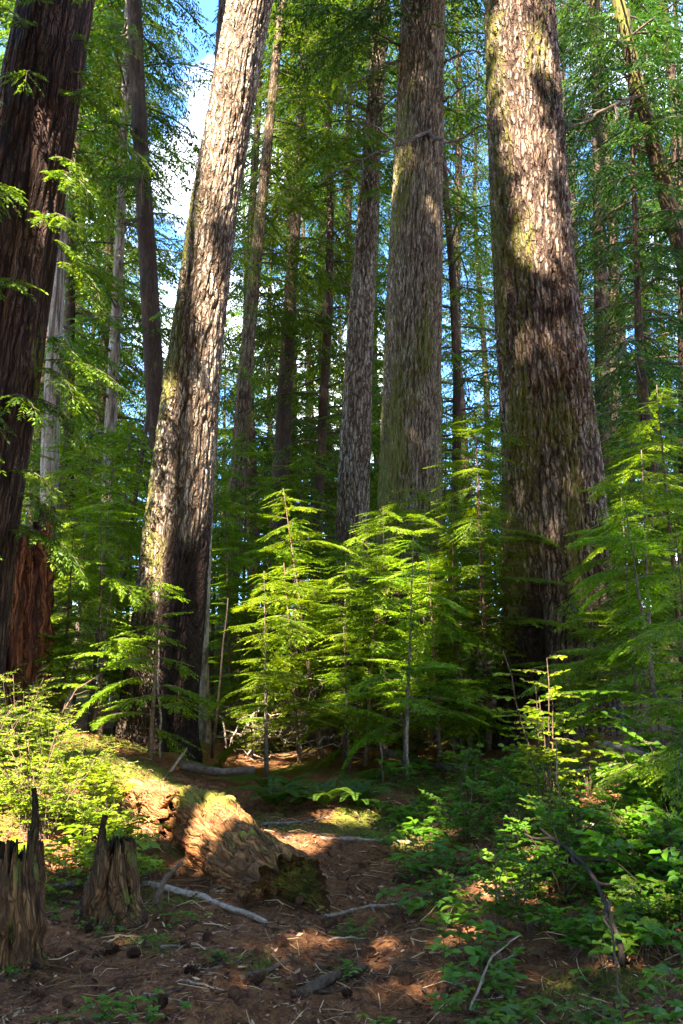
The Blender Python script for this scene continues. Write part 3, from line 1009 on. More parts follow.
def spikes(k, base_h, amp, seed, peaks):
    def f(u):
        n = perlin(np.stack([np.cos(u) * 2.2, np.sin(u) * 2.2, 0 * u + seed], 1)) * 0.6 + perlin(np.stack([np.cos(u) * 6, np.sin(u) * 6, 0 * u + seed + 4], 1)) * 0.6 + perlin(np.stack([np.cos(u) * 14, np.sin(u) * 14, 0 * u + seed + 7], 1)) * 0.35
        h = base_h + amp * n
        for uc, w, ph in peaks:
            dd = (u - uc + math.pi) % (2 * math.pi) - math.pi
            h = h + ph * np.exp(-(dd / w) ** 2)
        st_ = 0.07
        h = 0.45 * h + 0.55 * (np.floor(h / st_) + sstep(0.55, 0.95, h / st_ - np.floor(h / st_))) * st_
        return np.maximum(h, 0.08)
    return f


b = np.array([at(2, 640, 9.8)[0], 9.8, 0])
b[2] = gz(b[0], b[1])
rs.location = b
jag_stump(rs, b, 0.52, spikes(120, 2.1, 0.5, 3, [(0.4, 0.6, 0.3)]), M['red_rot'], 0.2, 3, k=150, nz=60, amp=0.04, taper=0.12, moss=lambda c: np.full(len(c), 0.05) , wall=0.15)

p1 = on_ground(16, 966)
s1 = thing('rotten_stump', 'jagged rotten stump with a tall splinter at the lower left corner', 'stump', p1)
jag_stump(s1, p1, 0.128, spikes(120, 0.52, 0.17, 5, [(-0.3, 0.2, 0.3), (3.4, 0.5, 0.04)]), M['stump_wood'], 0.45, 1.2, amp=0.016, taper=0.28, lean=(-0.03, 0.0))
p2 = on_ground(113, 918)
s2 = thing('rotten_stump', 'squat jagged rotten stump with a spreading foot in front of the mossy log', 'stump', p2)
jag_stump(s2, p2, 0.13, spikes(120, 0.40, 0.16, 11, [(3.5, 0.17, 0.17), (0.2, 0.4, -0.05)]), M['stump_wood'], 0.8, 2.2, amp=0.018, taper=0.3, lean=(0.02, 0.0), fh=0.14)

# ------------------------------------------------------------------ the broken mossy log
pa, pb, pc = at(86, 784, 9.0), at(196, 820, 7.3), at(288, 890, 5.65)
lg = thing('fallen_log', 'broken mossy rotten log lying across the left of the trail', 'log', (pb[0], pb[1], gz(pb[0], pb[1])))


def log_section(name, A0, A1, r0, r1, seed, k=260, step=0.012, rag0=0.12, rag1=0.1, sag=0.0, crack=0.0):
    A0, A1 = np.asarray(A0), np.asarray(A1)
    L = np.linalg.norm(A1 - A0)
    n = int(L / step)
    s = np.linspace(0, L, n)
    C = A0 + (A1 - A0) * (s / L)[:, None]
    C[:, 2] -= sag * np.sin(np.pi * s / L)
    T = unit(A1 - A0)
    up = np.array([0, 0, 1.0])
    Ax = unit(np.cross(T, up))
    Bx = np.cross(Ax, T)
    u = np.arange(k) * 2 * math.pi / k
    UU, SS = np.meshgrid(u, s)
    rr = np.interp(s, [0, L], [r0, r1])[:, None] * np.ones(k)
    bc = np.stack([np.cos(UU).ravel() * rr.ravel(), np.sin(UU).ravel() * rr.ravel(), SS.ravel() + seed * 5.3], 1)
    D = 0.05 * perlin(bc * np.array([3.5, 3.5, 1.6]) + seed) + bark_disp('rot', bc, 0.022) + 0.014 * perlin(bc * np.array([38, 38, 3])) - 0.02 * (1 - sstep(0, 0.1, np.abs(perlin(bc * np.array([5, 5, 9]) + 41)))) + 0.05 * crack * sstep(0.05, -0.25, perlin(bc * np.array([6, 6, 2.0]) + 8))
    fis = FIS[0]
    D -= 0.10 * crack * sstep(0.12, 0.45, perlin(bc * np.array([4, 4, 1.2]) + 18))
    D = D.reshape(rr.shape)
    topn = np.sin(UU)
    mo = 0.06 + 0.75 * sstep(0.35, 0.95, topn) * (1 - 0.85 * crack) + 0.55 * fbm(bc * np.array([2.2, 2.2, 1.3]) + 3 + seed, 3).reshape(rr.shape)
    D += 0.022 * np.clip(mo * 1.5 - 0.5, 0, 1) * (1 + perlin(bc * 18).reshape(rr.shape))
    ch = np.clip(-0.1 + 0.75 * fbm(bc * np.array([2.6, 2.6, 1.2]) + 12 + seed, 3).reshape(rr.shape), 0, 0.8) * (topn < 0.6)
    # ragged ends: shift rings along the axis by noise near each end
    e0 = np.exp(-SS / 0.22)
    e1 = np.exp(-(L - SS) / 0.22)
    cu = np.stack([np.cos(UU).ravel(), np.sin(UU).ravel(), 0 * SS.ravel() + seed], 1)
    nz0 = (0.8 * perlin(cu * 1.2 + 2) + 0.6 * perlin(cu * 4.2) + 0.45 * perlin(cu * 9.7)).reshape(rr.shape)
    sh = (rag0 * e0 + rag1 * e1) * nz0
    V = C[:, None] + (rr + D)[..., None] * (np.cos(UU)[..., None] * Ax + np.sin(UU)[..., None] * Bx) + sh[..., None] * T
    # end discs, sunk in the middle (rotted heart)
    rings = []
    cco, mm, cc = [], [], []
    for end in (0, -1):
        for q, f in enumerate((0.9, 0.75, 0.58, 0.4, 0.22)):
            pts = C[end] + (rr[end] + D[end])[:, None] * f * (np.cos(u)[:, None] * Ax + np.sin(u)[:, None] * Bx)
            pn = np.stack([np.cos(u) * f * 3, np.sin(u) * f * 3, 0 * u + seed + end * 3], 1)
            dep = (0.26 * (1 - f) ** 0.8 * (1 if end == 0 else -1.0)) + 0.12 * perlin(pn * 1.2) + 0.07 * perlin(pn * 3.5) + 0.04 * perlin(pn * 9)
            pts = pts + (dep + sh[end] * f)[:, None] * T
            rings.append((end, pts))
    V = V.reshape(-1, 3)
    i, j = np.meshgrid(np.arange(n - 1), np.arange(k), indexing='ij')
    Q = [np.stack([i * k + j, i * k + (j + 1) % k, (i + 1) * k + (j + 1) % k, (i + 1) * k + j], -1).reshape(-1, 4)]
    Vs, off, T3 = [V], len(V), []
    prev = {0: np.arange(k), -1: (n - 1) * k + np.arange(k)}
    for end, pts in rings:
        cur = off + np.arange(k)
        a, b_ = prev[end], cur
        Q.append(np.stack([a, b_, np.roll(b_, -1), np.roll(a, -1)], -1) if end == 0 else np.stack([a, np.roll(a, -1), np.roll(b_, -1), b_], -1))
        prev[end] = cur
        Vs.append(pts)
        off += k
    for end in (0, -1):
        Vs.append(Vs[0][:0].reshape(0, 3))
        cpt = np.concatenate(Vs)[prev[end]].mean(0)[None]
        Vs.append(cpt)
        T3 += [(prev[end][j], prev[end][(j + 1) % k], off) for j in range(k)]
        off += 1
    Vall = np.concatenate(Vs)
    extra = len(Vall) - len(V)
    rel = Vall[len(V):] - A0
    bc2 = np.stack([rel @ Ax, rel @ Bx, rel @ T], 1)
    return mesh_obj(name, Vall, [np.concatenate(Q), np.array(T3)], M['rot_wood'], lg, True,
                    {'bcoord': np.concatenate([bc, bc2]), 'moss': np.clip(np.concatenate([mo.ravel(), np.clip(0.3 + 0.7 * perlin(bc2 * 3.0 + 7), 0, 1)]), 0, 1),
                     'inner': np.concatenate([0.7 * fis, np.zeros(extra)]), 'char': np.concatenate([ch.ravel(), np.clip(0.15 + 1.0 * perlin(bc2 * 4), 0, 0.85)])}, origin=np.array(lg.location))


log_section('rear_section', pa + np.array([0, 0, -0.10]), pb + np.array([-0.06, 0.05, -0.12]), 0.27, 0.29, 1.0, crack=0.8, rag0=0.05, rag1=0.2)
log_section('front_section', pb + np.array([-0.05, 0.12, -0.02]), pc + np.array([0.0, 0.0, -0.03]), 0.25, 0.232, 2.0, crack=0.3, rag0=0.1, rag1=0.08)

# ------------------------------------------------------------------ background conifers
GB = 'conifers filling the forest behind'
BGP = []
for q in range(5):
    rng = np.random.default_rng(100 + q)
    Ht = 34.0
    root = thing('forest_conifer', 'conifer', 'tree')
    xyf = simple_trunk(root, Ht, (0.15, 0.2, 0.13, 0.22, 0.16)[q], M['dark_bark'], k=10, lean=0.5, seed=q, rng=rng)
    z0 = (1.5, 4.0, 2.0, 6.0, 1.0)[q]
    crown_mesh(root, rng, z0, Ht - 0.5, (125, 105, 115, 95, 130)[q], lambda z: 0.35 + 3.4 * (1 - z / (Ht + 1)) ** 0.55, (0.0, 0.35), (0.5, 1.15),
               'hemlock' if q % 2 == 0 else 'fir_needles', xyf, tw_sp=0.17, tw_len=0.95, tl_sp=0.07, tl_len=0.19, tl_w=0.034, hang=0.45, wr=0.03, jit=0.5)
    BGP.append(Proto(root))
rng = np.random.default_rng(55)
# (px of the stem, distance, proto, scale)
spots = [(60, 15.5, 0, .8), (85, 20, 2, 1), (20, 17, 4, .9), (105, 25, 1, .8), (60, 27, 3, 1), (-20, 22, 0, 1), (92, 33, 2, 1.0), (10, 33, 1, 1),
         (252, 23, 1, .9), (285, 26, 2, 1), (315, 20, 0, .9), (330, 30, 3, 1), (300, 36, 4, 1), (360, 24, 4, 1), (385, 34, 1, 1), (270, 42, 0, 1.1), (342, 44, 2, 1),
         (455, 19, 2, .9), (475, 27, 1, 1), (440, 36, 3, 1), (490, 38, 1, 1), (590, 31, 1, 1), (625, 25, 3, 1), (680, 28, 1, 1), (640, 37, 3, 1.1), (555, 40, 1, 1),
         (700, 18, 1, .9), (720, 24, 2, 1), (-60, 28, 2, 1), (232, 46, 1, 1.0), (170, 44, 3, .42), (400, 48, 0, 1.1), (520, 48, 4, 1.1), (600, 47, 3, 1.1), (80, 46, 4, 1.1), (20, 48, 0, 1.1), (690, 46, 1, 1.1), (140, 52, 2, .4), (205, 55, 0, .45)]


def bg_label(px, Y):
    far = 'far off ' if Y > 35 else ('' if Y > 22 else 'nearer ')
    if px < 150:
        w = 'between the leaning cedar and the leaning pale fir'
    elif px < 240:
        w = 'seen in the bright gap behind the leaning pale fir'
    elif px < 350:
        w = 'between the leaning pale fir and the slender trunk'
    elif px < 430:
        w = 'behind the thick straight trunk'
    elif px < 530:
        w = 'between the thick straight trunk and the massive fir'
    else:
        w = 'right of the massive furrowed fir'
    return f'{far}feathery green conifer {w}'


for px, Y, q, s in spots:
    p = at(px, 700, Y)
    BGP[q].place((p[0], Y, gz(p[0], Y) - 0.1), rng.uniform(0, 6.28), s, bg_label(px, Y), GB)

# ------------------------------------------------------------------ young conifers of the understorey
SAP = []
for q in range(5):
    rng = np.random.default_rng(200 + q)
    Ht = (4.2, 3.2, 2.4, 3.6, 1.6)[q]
    root = thing('hemlock_sapling', 'sapling', 'sapling')
    xyf = simple_trunk(root, Ht, 0.012 + 0.007 * Ht, M['twig' if q % 2 else 'stick_brown'], k=8, lean=0.12, seed=q + 3, rng=rng)
    nb = int(11.5 * Ht)
    gaps = rng.uniform(0.2, 1, 3) * Ht
    crown_mesh(root, rng, 0.16 * Ht, Ht, nb, lambda z: (0.10 + (0.36 * Ht + 0.25) * (1 - z / Ht) ** 0.6) * rng.uniform(0.45, 1.2) * (0.35 if min(abs(z - gg) for gg in gaps) < 0.05 * Ht else 1.0), (-0.2, 0.55), (0.3, 1.15), 'sapling', xyf,
               tw_sp=0.048, tw_len=0.42, tl_sp=0.021, tl_len=0.06, tl_w=0.016, hang=0.07, wr=0.006, jit=0.4, start=0.18, bare=int(3 * Ht))
    SAP.append(Proto(root))
GS = 'young hemlocks of the understorey'
rng = np.random.default_rng(77)
sap_spots = [  # px, foot py (only for the label), distance, proto, scale, label
    (322, 11.5, 0, 0.84, 'sunlit young hemlock with a pale stem in the middle of the clearing edge'),
    (267, 10.2, 1, 0.75, 'young hemlock with a thin dark stem before the pile of bleached brush'),
    (232, 12.2, 0, 0.7, 'young hemlock close to the right of the charred hollow trunk'),
    (285, 13.2, 3, 0.9, 'bright young hemlock behind the brush pile'),
    (365, 12.6, 0, 0.78, 'bright young hemlock hiding the foot of the slender trunk'),
    (404, 9.9, 1, 0.85, 'young hemlock with twin thin stems before the thick straight trunk'),
    (430, 12.4, 3, 0.95, 'leafy young hemlock hiding the foot of the thick straight trunk'),
    (489, 11.2, 0, 1.05, 'tall young hemlock with a pale knotted stem left of the massive fir'),
    (640, 9.3, 1, 0.9, 'dark bushy young hemlock spreading before the foot of the massive fir'),
    (668, 7.6, 1, 0.8, 'dark green young hemlock cut by the right edge'),
    (690, 9.6, 0, 0.9, 'tall dark young hemlock at the right edge behind others'),
    (700, 6.3, 2, 0.8, 'low dark young hemlock in the right corner shade'),
    (70, 11.5, 3, 1.0, 'young hemlock on the bank behind the red stump'),
    (88, 10.5, 1, 0.9, 'young hemlock on the bank with drooping boughs before the pale alder'),
    (150, 9.4, 4, 1.1, 'smallest young hemlock before the charred foot of the leaning fir'),
    (30, 12.5, 0, 1.0, 'tall young hemlock beside the weathered grey trunk'),
    (120, 14, 0, 1.0, 'young hemlock deep behind the pale alder'),
    (645, 12.5, 3, 1.1, 'young hemlock at the foot of the crooked trunk'),
    (520, 14.5, 0, 1.1, 'young hemlock in the dim gap behind the pale knotted stem'),
    (300, 16.5, 0, 1.25, 'tall young hemlock in the back of the clearing left of the slender trunk'),
    (240, 16, 0, 1.2, 'tall young hemlock at the foot of the mossy pale trunk'),
    (440, 17, 0, 1.3, 'tall young hemlock deep behind the thick straight trunk'),
    (380, 18, 0, 1.3, 'tall young hemlock between the slender and the thick trunk'),
    (665, 17, 0, 1.3, 'tall young hemlock deep behind the right edge'),
    (560, 18, 0, 1.3, 'tall young hemlock deep behind the massive fir'),
    (20, 17, 0, 1.3, 'tall young hemlock deep behind the red stump'),
    (100, 18.5, 0, 1.35, 'tall young hemlock farthest back on the left'),
    (345, 12.0, 1, 0.9, 'middle sized young hemlock between the pale stem and the slender trunk'),
    (300, 12.2, 1, 0.95, 'bright young hemlock above the right end of the brush pile'),
    (385, 11.4, 3, 0.85, 'young hemlock just left of the twin thin stems'),
    (470, 12.6, 0, 0.9, 'young hemlock between the thick straight trunk and the pale knotted stem'),
    (640, 10.6, 0, 0.85, 'dense dark young hemlock right of the massive fir'),
    (655, 8.6, 1, 0.95, 'dark young hemlock with wide flat boughs over the thick broken branch'),
    (110, 12.3, 3, 1.0, 'dense young hemlock between the red stump and the pale alder'),
    (60, 10.2, 2, 1.0, 'small young hemlock at the top of the sunny bank'),
    (275, 12.6, 0, 0.68, 'bright young hemlock whose tip overlaps the dark trunk in the shade'),
    (210, 12.8, 1, 1.1, 'young hemlock peeping out right behind the sunlit flared trunk'),
    (410, 13.0, 0, 0.85, 'young hemlock standing right against the thick straight trunk'),
    (455, 11.6, 1, 1.1, 'young hemlock left of the pale knotted stem, boughs reaching low'),
    (300, 11.0, 2, 0.9, 'low young hemlock at the right end of the bleached brush pile'),
    (365, 11.0, 2, 1.0, 'low young hemlock left of the broken stub of a dead sapling'),
    (440, 10.6, 2, 1.05, 'low young hemlock right of the twin thin stems'),
    (472, 11.0, 2, 1.1, 'low young hemlock beside the pale knotted stem'),
    (330, 12.9, 3, 0.85, 'young hemlock filling the gap behind the pale stem in the middle'),
    (215, 13.6, 3, 0.9, 'young hemlock in the gap behind the dark bare sapling stem'),
    (385, 12.8, 3, 0.85, 'young hemlock between the slender trunk and the thick straight trunk, close to both'),
    (500, 12.9, 3, 0.9, 'young hemlock peeping out left of the massive fir'),
    (100, 9.9, 2, 1.0, 'low young hemlock at the back of the sunny bank'),
    (350, 10.6, 4, 1.0, 'knee high young hemlock at the back of the trail'),
]
for px, Y, q, s, lab in sap_spots:
    p = at(px, 740, Y)
    SAP[q].place((p[0], Y, gz(p[0], Y) - 0.02), rng.uniform(0, 6.28), (s, s, s * rng.uniform(0.85, 1.12)), lab, GS, (rng.normal() * 0.05, rng.normal() * 0.05))

rng = np.random.default_rng(470)
for q in range(26):
    px, Y = rng.uniform(-20, 700), rng.uniform(23, 42)
    p = at(px, 700, Y)
    SAP[(0, 1, 3)[q % 3]].place((p[0], Y, gz(p[0], Y) - 0.05), rng.uniform(0, 6.28), rng.uniform(1.7, 2.7) * (0.7 + Y / 60), 'bushy half grown ' + bg_label(px, Y).replace('feathery green ', '').replace('far off ', 'far ').replace('nearer ', 'near '), 'half grown conifers of the dense growth behind')

# ------------------------------------------------------------------ unseen hemlocks added behind the photographer to shade the scene, sun gaps cut
rng = np.random.default_rng(900)


def canopy_keep(P):
    px, py, dep = project(P)
    seen = (dep > 0.3) & (px > -60) & (px < W + 60) & (py > -60) & (py < H + 60)
    return ~lets_sun_through(P) & ~seen


canopy = [(-5.5, -5, 30), (4.5, -4, 32), (-1.5, -9, 36), (7.5, -8, 34), (-9, 1.5, 27), (8.5, 2.5, 30), (2.5, -13, 38), (-6.5, -13, 37), (11, -2, 32), (-11, -6, 34), (-3.3, -1.8, 35), (-6.4, 0.3, 34), (-7.4, -2.2, 31), (0.8, -4.5, 36), (-8.4, -0.8, 30), (-7.2, -4.6, 34)]
for q, (x, y, Ht) in enumerate(canopy):
    root = thing('added_shade_hemlock', 'unseen tall hemlock added behind the photographer to cast shade, its boughs overhead', 'tree', (x, y, gz(x, y)), 'added shade hemlocks around the photographer')
    simple_trunk(root, Ht, 0.35, M['hemlock_bark'], k=14, lean=0.2, seed=q)
    base = np.array([x, y, gz(x, y)])
    crown_mesh(root, rng, 5, Ht - 0.5, 150, lambda z: 0.6 + 5.2 * (1 - z / (Ht + 1)) ** 0.5, (0.0, 0.3), (0.3, 0.8), 'hemlock', keep=lambda P: canopy_keep(P + base),
               tw_sp=0.3, tw_len=1.4, tl_sp=0.2, tl_len=0.36, tl_w=0.16, hang=0.15, wr=0.04, jit=0.7)

# ------------------------------------------------------------------ boughs on the trees of the picture
def add_boughs(key, pyA, pyB, nb, L, mat='hemlock', pitch0=(-0.1, 0.35), droop=(0.5, 1.2), az=None, seed=0, name='crown', **kw):
    root, P, r = BIG[key]
    rng = np.random.default_rng(3000 + seed)
    Yd = P[0][1]
    zA, zB = at(W / 2, pyA, Yd)[2], at(W / 2, pyB, Yd)[2] if pyB is not None else P[-1][2]
    mb = MB()
    o = dict(tw_sp=0.12, tw_len=0.75, tl_sp=0.05, tl_len=0.13, tl_w=0.028, hang=0.35, wr=0.022, jit=0.5)
    o.update(kw)
    if pyB is None:
        o['keep'] = lambda P_: ~lets_sun_through(P_)
    for q in range(nb):
        z = zA + (zB - zA) * (q + rng.uniform()) / nb
        a = (q * 2.399 + rng.normal() * 0.5) if az is None else rng.uniform(*az)
        c = np.array([np.interp(z, P[:, 2], P[:, 0]), np.interp(z, P[:, 2], P[:, 1]), z])
        rr = np.interp(z, P[:, 2], r) * 0.9
        bough(mb, rng, c + np.array([math.cos(a) * rr, math.sin(a) * rr, 0]), a, L * rng.uniform(0.55, 1.15), rng.uniform(*pitch0), rng.uniform(*droop), tint0=rng.normal() * 0.08, **o)
    return mb.build(name, [M[mat], M['twig']], root, False, origin=np.array(root.location))


add_boughs('t7', 70, None, 46, 3.2, 'fir_needles', seed=1)
add_boughs('t6', 190, None, 44, 2.5, 'hemlock', seed=2)
add_boughs('t6', 210, -60, 26, 2.1, 'hemlock', seed=22, az=(3.3, 5.4))
add_boughs('t7', 50, -90, 12, 2.2, 'fir_needles', seed=21, az=(3.3, 4.9))
add_boughs('t2', 210, None, 34, 1.8, 'fir_needles', seed=3, az=(1.2, 5.2), droop=(0.3, 0.9))
add_boughs('t4', 330, None, 50, 1.9, 'hemlock', seed=4, az=(-1.5, 1.5))
add_boughs('t5', 360, None, 56, 2.4, 'hemlock', seed=5)
add_boughs('t9', 420, None, 42, 2.2, 'fir_needles', seed=6)
add_boughs('t10', 260, None, 44, 2.2, 'fir_needles', seed=7)
add_boughs('t11', 520, None, 64, 1.5, 'fir_needles', seed=8)
add_boughs('t12', 470, None, 60, 1.9, 'hemlock', seed=9)
add_boughs('t14', 470, None, 46, 1.7, 'hemlock', seed=10)
add_boughs('t1', 560, -20, 44, 0.95, 'hemlock', az=(-2.9, 0.3), seed=11, droop=(0.9, 1.7), tw_sp=0.07, tw_len=0.4, tl_sp=0.03, tl_len=0.085, tl_w=0.022, wr=0.008)
add_boughs('t1', 0, None, 14, 2.0, 'hemlock', seed=12, name='crown')
add_boughs('t8', 600, 690, 3, 0.8, 'sapling', az=(-2.2, -0.6), seed=13, tw_sp=0.06, tw_len=0.35, tl_sp=0.03, tl_len=0.07, tl_w=0.018, wr=0.007)
add_boughs('t15', 480, None, 26, 0.9, 'hemlock', seed=14, tw_sp=0.08, tw_len=0.4, tl_sp=0.04, tl_len=0.08, tl_w=0.022, wr=0.008)


def dead_limb(key, pts, r0, name='dead_branch', mat='twig', seed=0, twigs=5):
    """bare crooked limb through (px, py, Y) points with a few twigs"""
    root = BIG[key][0]
    rng = np.random.default_rng(seed)
    P = np.array([at(*p) for p in pts])
    t = np.linspace(0, 1, len(P))
    tt = np.linspace(0, 1, 18)
    C = np.stack([np.interp(tt, t, P[:, k]) for k in range(3)], 1) + rng.normal(size=(18, 3)) * 0.018 * np.array([1, 1, 1])
    C[0] = P[0]
    mb = MB()
    V, Q, T = tube(C, np.linspace(r0, r0 * 0.3, 18), 6)
    mb.add(V, Q, T)
    for q in range(twigs):
        k = int(rng.integers(5, 17))
        d = unit(C[k] - C[k - 2] + rng.normal(size=3) * 0.12)
        e = C[k] + d * rng.uniform(0.25, 0.7) + np.array([0, 0, rng.normal() * 0.2])
        V, Q, T = tube(wander(rng, C[k], e, 7, 0.1), np.linspace(r0 * 0.4, r0 * 0.12, 7), 4)
        mb.add(V, Q, T)
    return mb.build(name, M[mat], root, True, origin=np.array(root.location))


dead_limb('t7', [(428, 132, 13.6), (414, 138, 13.3), (396, 147, 13.1), (372, 155, 12.9), (340, 172, 12.8)], 0.035, seed=1, twigs=9)
dead_limb('t7', [(400, 146, 13.4), (380, 130, 13.2), (358, 118, 13.0), (334, 110, 13.0)], 0.022, seed=2, twigs=9)
dead_limb('t7', [(428, 134, 13.6), (446, 142, 13.2), (462, 140, 13), (478, 128, 12.9), (494, 122, 12.8)], 0.03, seed=3, twigs=4)
dead_limb('t7', [(440, 104, 13.9), (456, 92, 13.7), (474, 80, 13.6), (492, 70, 13.5)], 0.026, seed=4, twigs=5)
dead_limb('t7', [(442, 64, 13.9), (462, 52, 13.7), (490, 50, 13.6)], 0.026, seed=5, twigs=5)
dead_limb('t7', [(452, 143, 13.2), (462, 165, 13.1), (472, 190, 13.1)], 0.014, seed=6, twigs=4)
dead_limb('t7', [(398, 60, 13.8), (375, 68, 13.6), (350, 90, 13.5)], 0.025, seed=7, twigs=6)
dead_limb('t2', [(138, 128, 13.9), (122, 132, 13.7), (108, 150, 13.6)], 0.022, seed=8, twigs=5)
dead_limb('t2', [(143, 180, 13.9), (158, 175, 13.7), (176, 190, 13.6)], 0.02, seed=9, twigs=6)
dead_limb('t2', [(143, 215, 13.9), (128, 226, 13.7), (116, 252, 13.5)], 0.02, seed=10, twigs=6)
dead_limb('t10', [(640, 95, 13.9), (612, 105, 13.6), (585, 122, 13.4), (562, 128, 13.3)], 0.035, seed=11, twigs=9)
dead_limb('t10', [(662, 180, 13.9), (676, 160, 13.6), (690, 150, 13.4)], 0.025, seed=12, twigs=5)
dead_limb('t9', [(601, 310, 17.9), (582, 322, 17.5), (560, 345, 17.2)], 0.03, seed=13, twigs=7)
dead_limb('t11', [(655, 500, 13.9), (668, 486, 13.6), (684, 476, 13.4)], 0.02, mat='stick_pale', seed=14, twigs=8)
dead_limb('t11', [(655, 480, 13.9), (642, 470, 13.6), (628, 474, 13.5)], 0.018, mat='stick_pale', seed=15, twigs=7)
dead_limb('t13', [(127, 552, 13), (114, 548, 12.9), (100, 556, 12.8)], 0.012, seed=16, twigs=4)
dead_limb('t13', [(140, 470, 13), (146, 486, 12.9), (148, 500, 12.9)], 0.01, seed=17, twigs=3)

# ------------------------------------------------------------------ leafy plants
def leaf(mb, p, d, n, L, w, tint, fold=0.25, m=0):
    """one pointed leaf, folded along its midrib"""
    d = unit(d)
    e = unit(np.cross(d, n))
    nn = np.cross(e, d)
    V = [p, p + d * L * 0.3 + e * w * 0.5 + nn * w * fold, p + d * L * 0.68 + e * w * 0.40 + nn * w * fold * 0.7, p + d * L - nn * L * 0.08,
         p + d * L * 0.68 - e * w * 0.40 + nn * w * fold * 0.7, p + d * L * 0.3 - e * w * 0.5 + nn * w * fold]
    mb.add(V, [(0, 1, 2, 3), (0, 3, 4, 5)], None, tint, m)


def shrub_proto(name, seed, H, stems, spread, leafL, leafW, side_n, leaves, mat, rise=0.9, sub=0.16, wood='stick_brown'):
    rng = np.random.default_rng(seed)
    root = thing(name, name, 'shrub')
    lm, sm = MB(), MB()
    for s in range(stems):
        a = s * 2.4 + rng.normal() * 0.4
        h = H * rng.uniform(0.6, 1.05)
        out = spread * rng.uniform(0.4, 1.0)
        n = 8
        t = np.linspace(0, 1, n)
        P = np.stack([np.cos(a) * out * t ** 1.3, np.sin(a) * out * t ** 1.3, h * (t ** rise) - 0.05], 1) + np.cumsum(rng.normal(size=(n, 3)) * 0.012, 0)
        V, Q, T = tube(P, np.linspace(0.0055, 0.002, n) * (0.5 + H), 4)
        sm.add(V, Q, T)
        for k in range(side_n):
            f = rng.uniform(0.25, 1.0)
            p0 = np.array([np.interp(f, t, P[:, c]) for c in range(3)])
            aa = a + rng.normal() * 1.3
            d = unit(np.array([math.cos(aa), math.sin(aa), rng.uniform(0.0, 0.5)]))
            ln = sub * rng.uniform(0.6, 1.3)
            p1 = p0 + d * ln - np.array([0, 0, 0.15 * ln])
            V, Q, T = tube(np.array([p0, (p0 + p1) / 2 + np.array([0, 0, 0.02]), p1]), np.array([0.0018, 0.0014, 0.0008]) * (0.5 + H), 3, False)
            sm.add(V, Q)
            e = unit(np.cross(d, [0, 0, 1]))
            tn = 0.35 + rng.normal() * 0.14
            for q in range(leaves):
                g_ = (q + 0.7) / leaves
                sd = 1 if q % 2 else -1
                ld = d * 0.55 + e * sd * 0.8 + rng.normal(size=3) * 0.18
                if q == leaves - 1:
                    ld = d
                leaf(lm, p0 + (p1 - p0) * g_, ld, np.array([0, 0, 1.0]) + rng.normal(size=3) * 0.3, leafL * rng.uniform(0.7, 1.2), leafW * rng.uniform(0.8, 1.2), np.clip(tn + rng.normal() * 0.12 + 0.2 * (f > 0.85), 0, 1))
    lm.build('foliage', M[mat], root, False)
    sm.build('stem', M[wood], root, True)
    return Proto(root)


def herb_proto(name, seed, stalks, H, leafL, leafW, leaflets, mat):
    rng = np.random.default_rng(seed)
    mb = MB()
    for s in range(stalks):
        a = rng.uniform(0, 6.28)
        rr = rng.uniform(0.0, 0.14)
        h = H * rng.uniform(0.6, 1.15)
        b0 = np.array([math.cos(a) * rr, math.sin(a) * rr, -0.03])
        top = b0 + np.array([rng.normal() * 0.05, rng.normal() * 0.05, h])
        V, Q, T = tube(np.array([b0, (b0 + top) / 2 + rng.normal(size=3) * 0.01, top]), np.array([0.002, 0.0016, 0.0012]), 3, False)
        mb.add(V, Q, None, 0.3, 1)
        tl = unit(rng.normal(size=3) * np.array([1, 1, 0.2])) * 0.35
        a0 = rng.uniform(0, 6.28)
        tn = 0.4 + rng.normal() * 0.17
        sz = rng.uniform(0.7, 1.15)
        for q in range(leaflets):
            aa = a0 + q * (6.283 / leaflets if leaflets > 4 else 1.9) + rng.normal() * 0.15
            d = np.array([math.cos(aa), math.sin(aa), rng.uniform(-0.25, 0.15)])
            d[2] += d @ tl * 0.6
            leaf(mb, top, d, np.array([0, 0, 1.0]) + rng.normal(size=3) * 0.2, leafL * sz * rng.uniform(0.85, 1.1), leafW * sz, np.clip(tn + rng.normal() * 0.08, 0, 1), 0.18)
    ob = mb.build(name, [M[mat], M['twig']], None, False)
    return Proto(ob)


def fern_proto(seed):
    rng = np.random.default_rng(seed)
    root = thing('sword_fern', 'fern', 'fern')
    mb = MB()
    for s in range(11):
        a = s * 0.571 + rng.normal() * 0.15
        L = rng.uniform(0.45, 0.75)
        n = 12
        t = np.linspace(0, 1, n)
        el = 1.1 - 1.5 * t
        d = np.stack([np.cos(a) * np.cos(el), np.sin(a) * np.cos(el), np.sin(el)], 1)
        P = np.concatenate([[np.zeros(3)], np.cumsum(d[1:] * L / (n - 1), 0)])
        V, Q, T = tube(P, np.linspace(0.003, 0.001, n), 3, False)
        mb.add(V, Q, None, 0.2, 0)
        e = unit(np.cross(d, [0, 0, 1.0]))
        for q in range(26):
            f = 0.12 + 0.86 * q / 26
            p = np.array([np.interp(f, t, P[:, c]) for c in range(3)])
            dd = np.array([np.interp(f, t, d[:, c]) for c in range(3)])
            ee = np.array([np.interp(f, t, e[:, c]) for c in range(3)])
            for sd in (1, -1):
                leaf(mb, p, ee * sd + dd * 0.35, np.cross(ee, dd) + rng.normal(size=3) * 0.15, 0.095 * (1 - f) ** 0.7 + 0.012, 0.017, 0.4 + rng.normal() * 0.12, 0.1)
    mb.build('frond', M['fern'], root, False)
    return Proto(root)


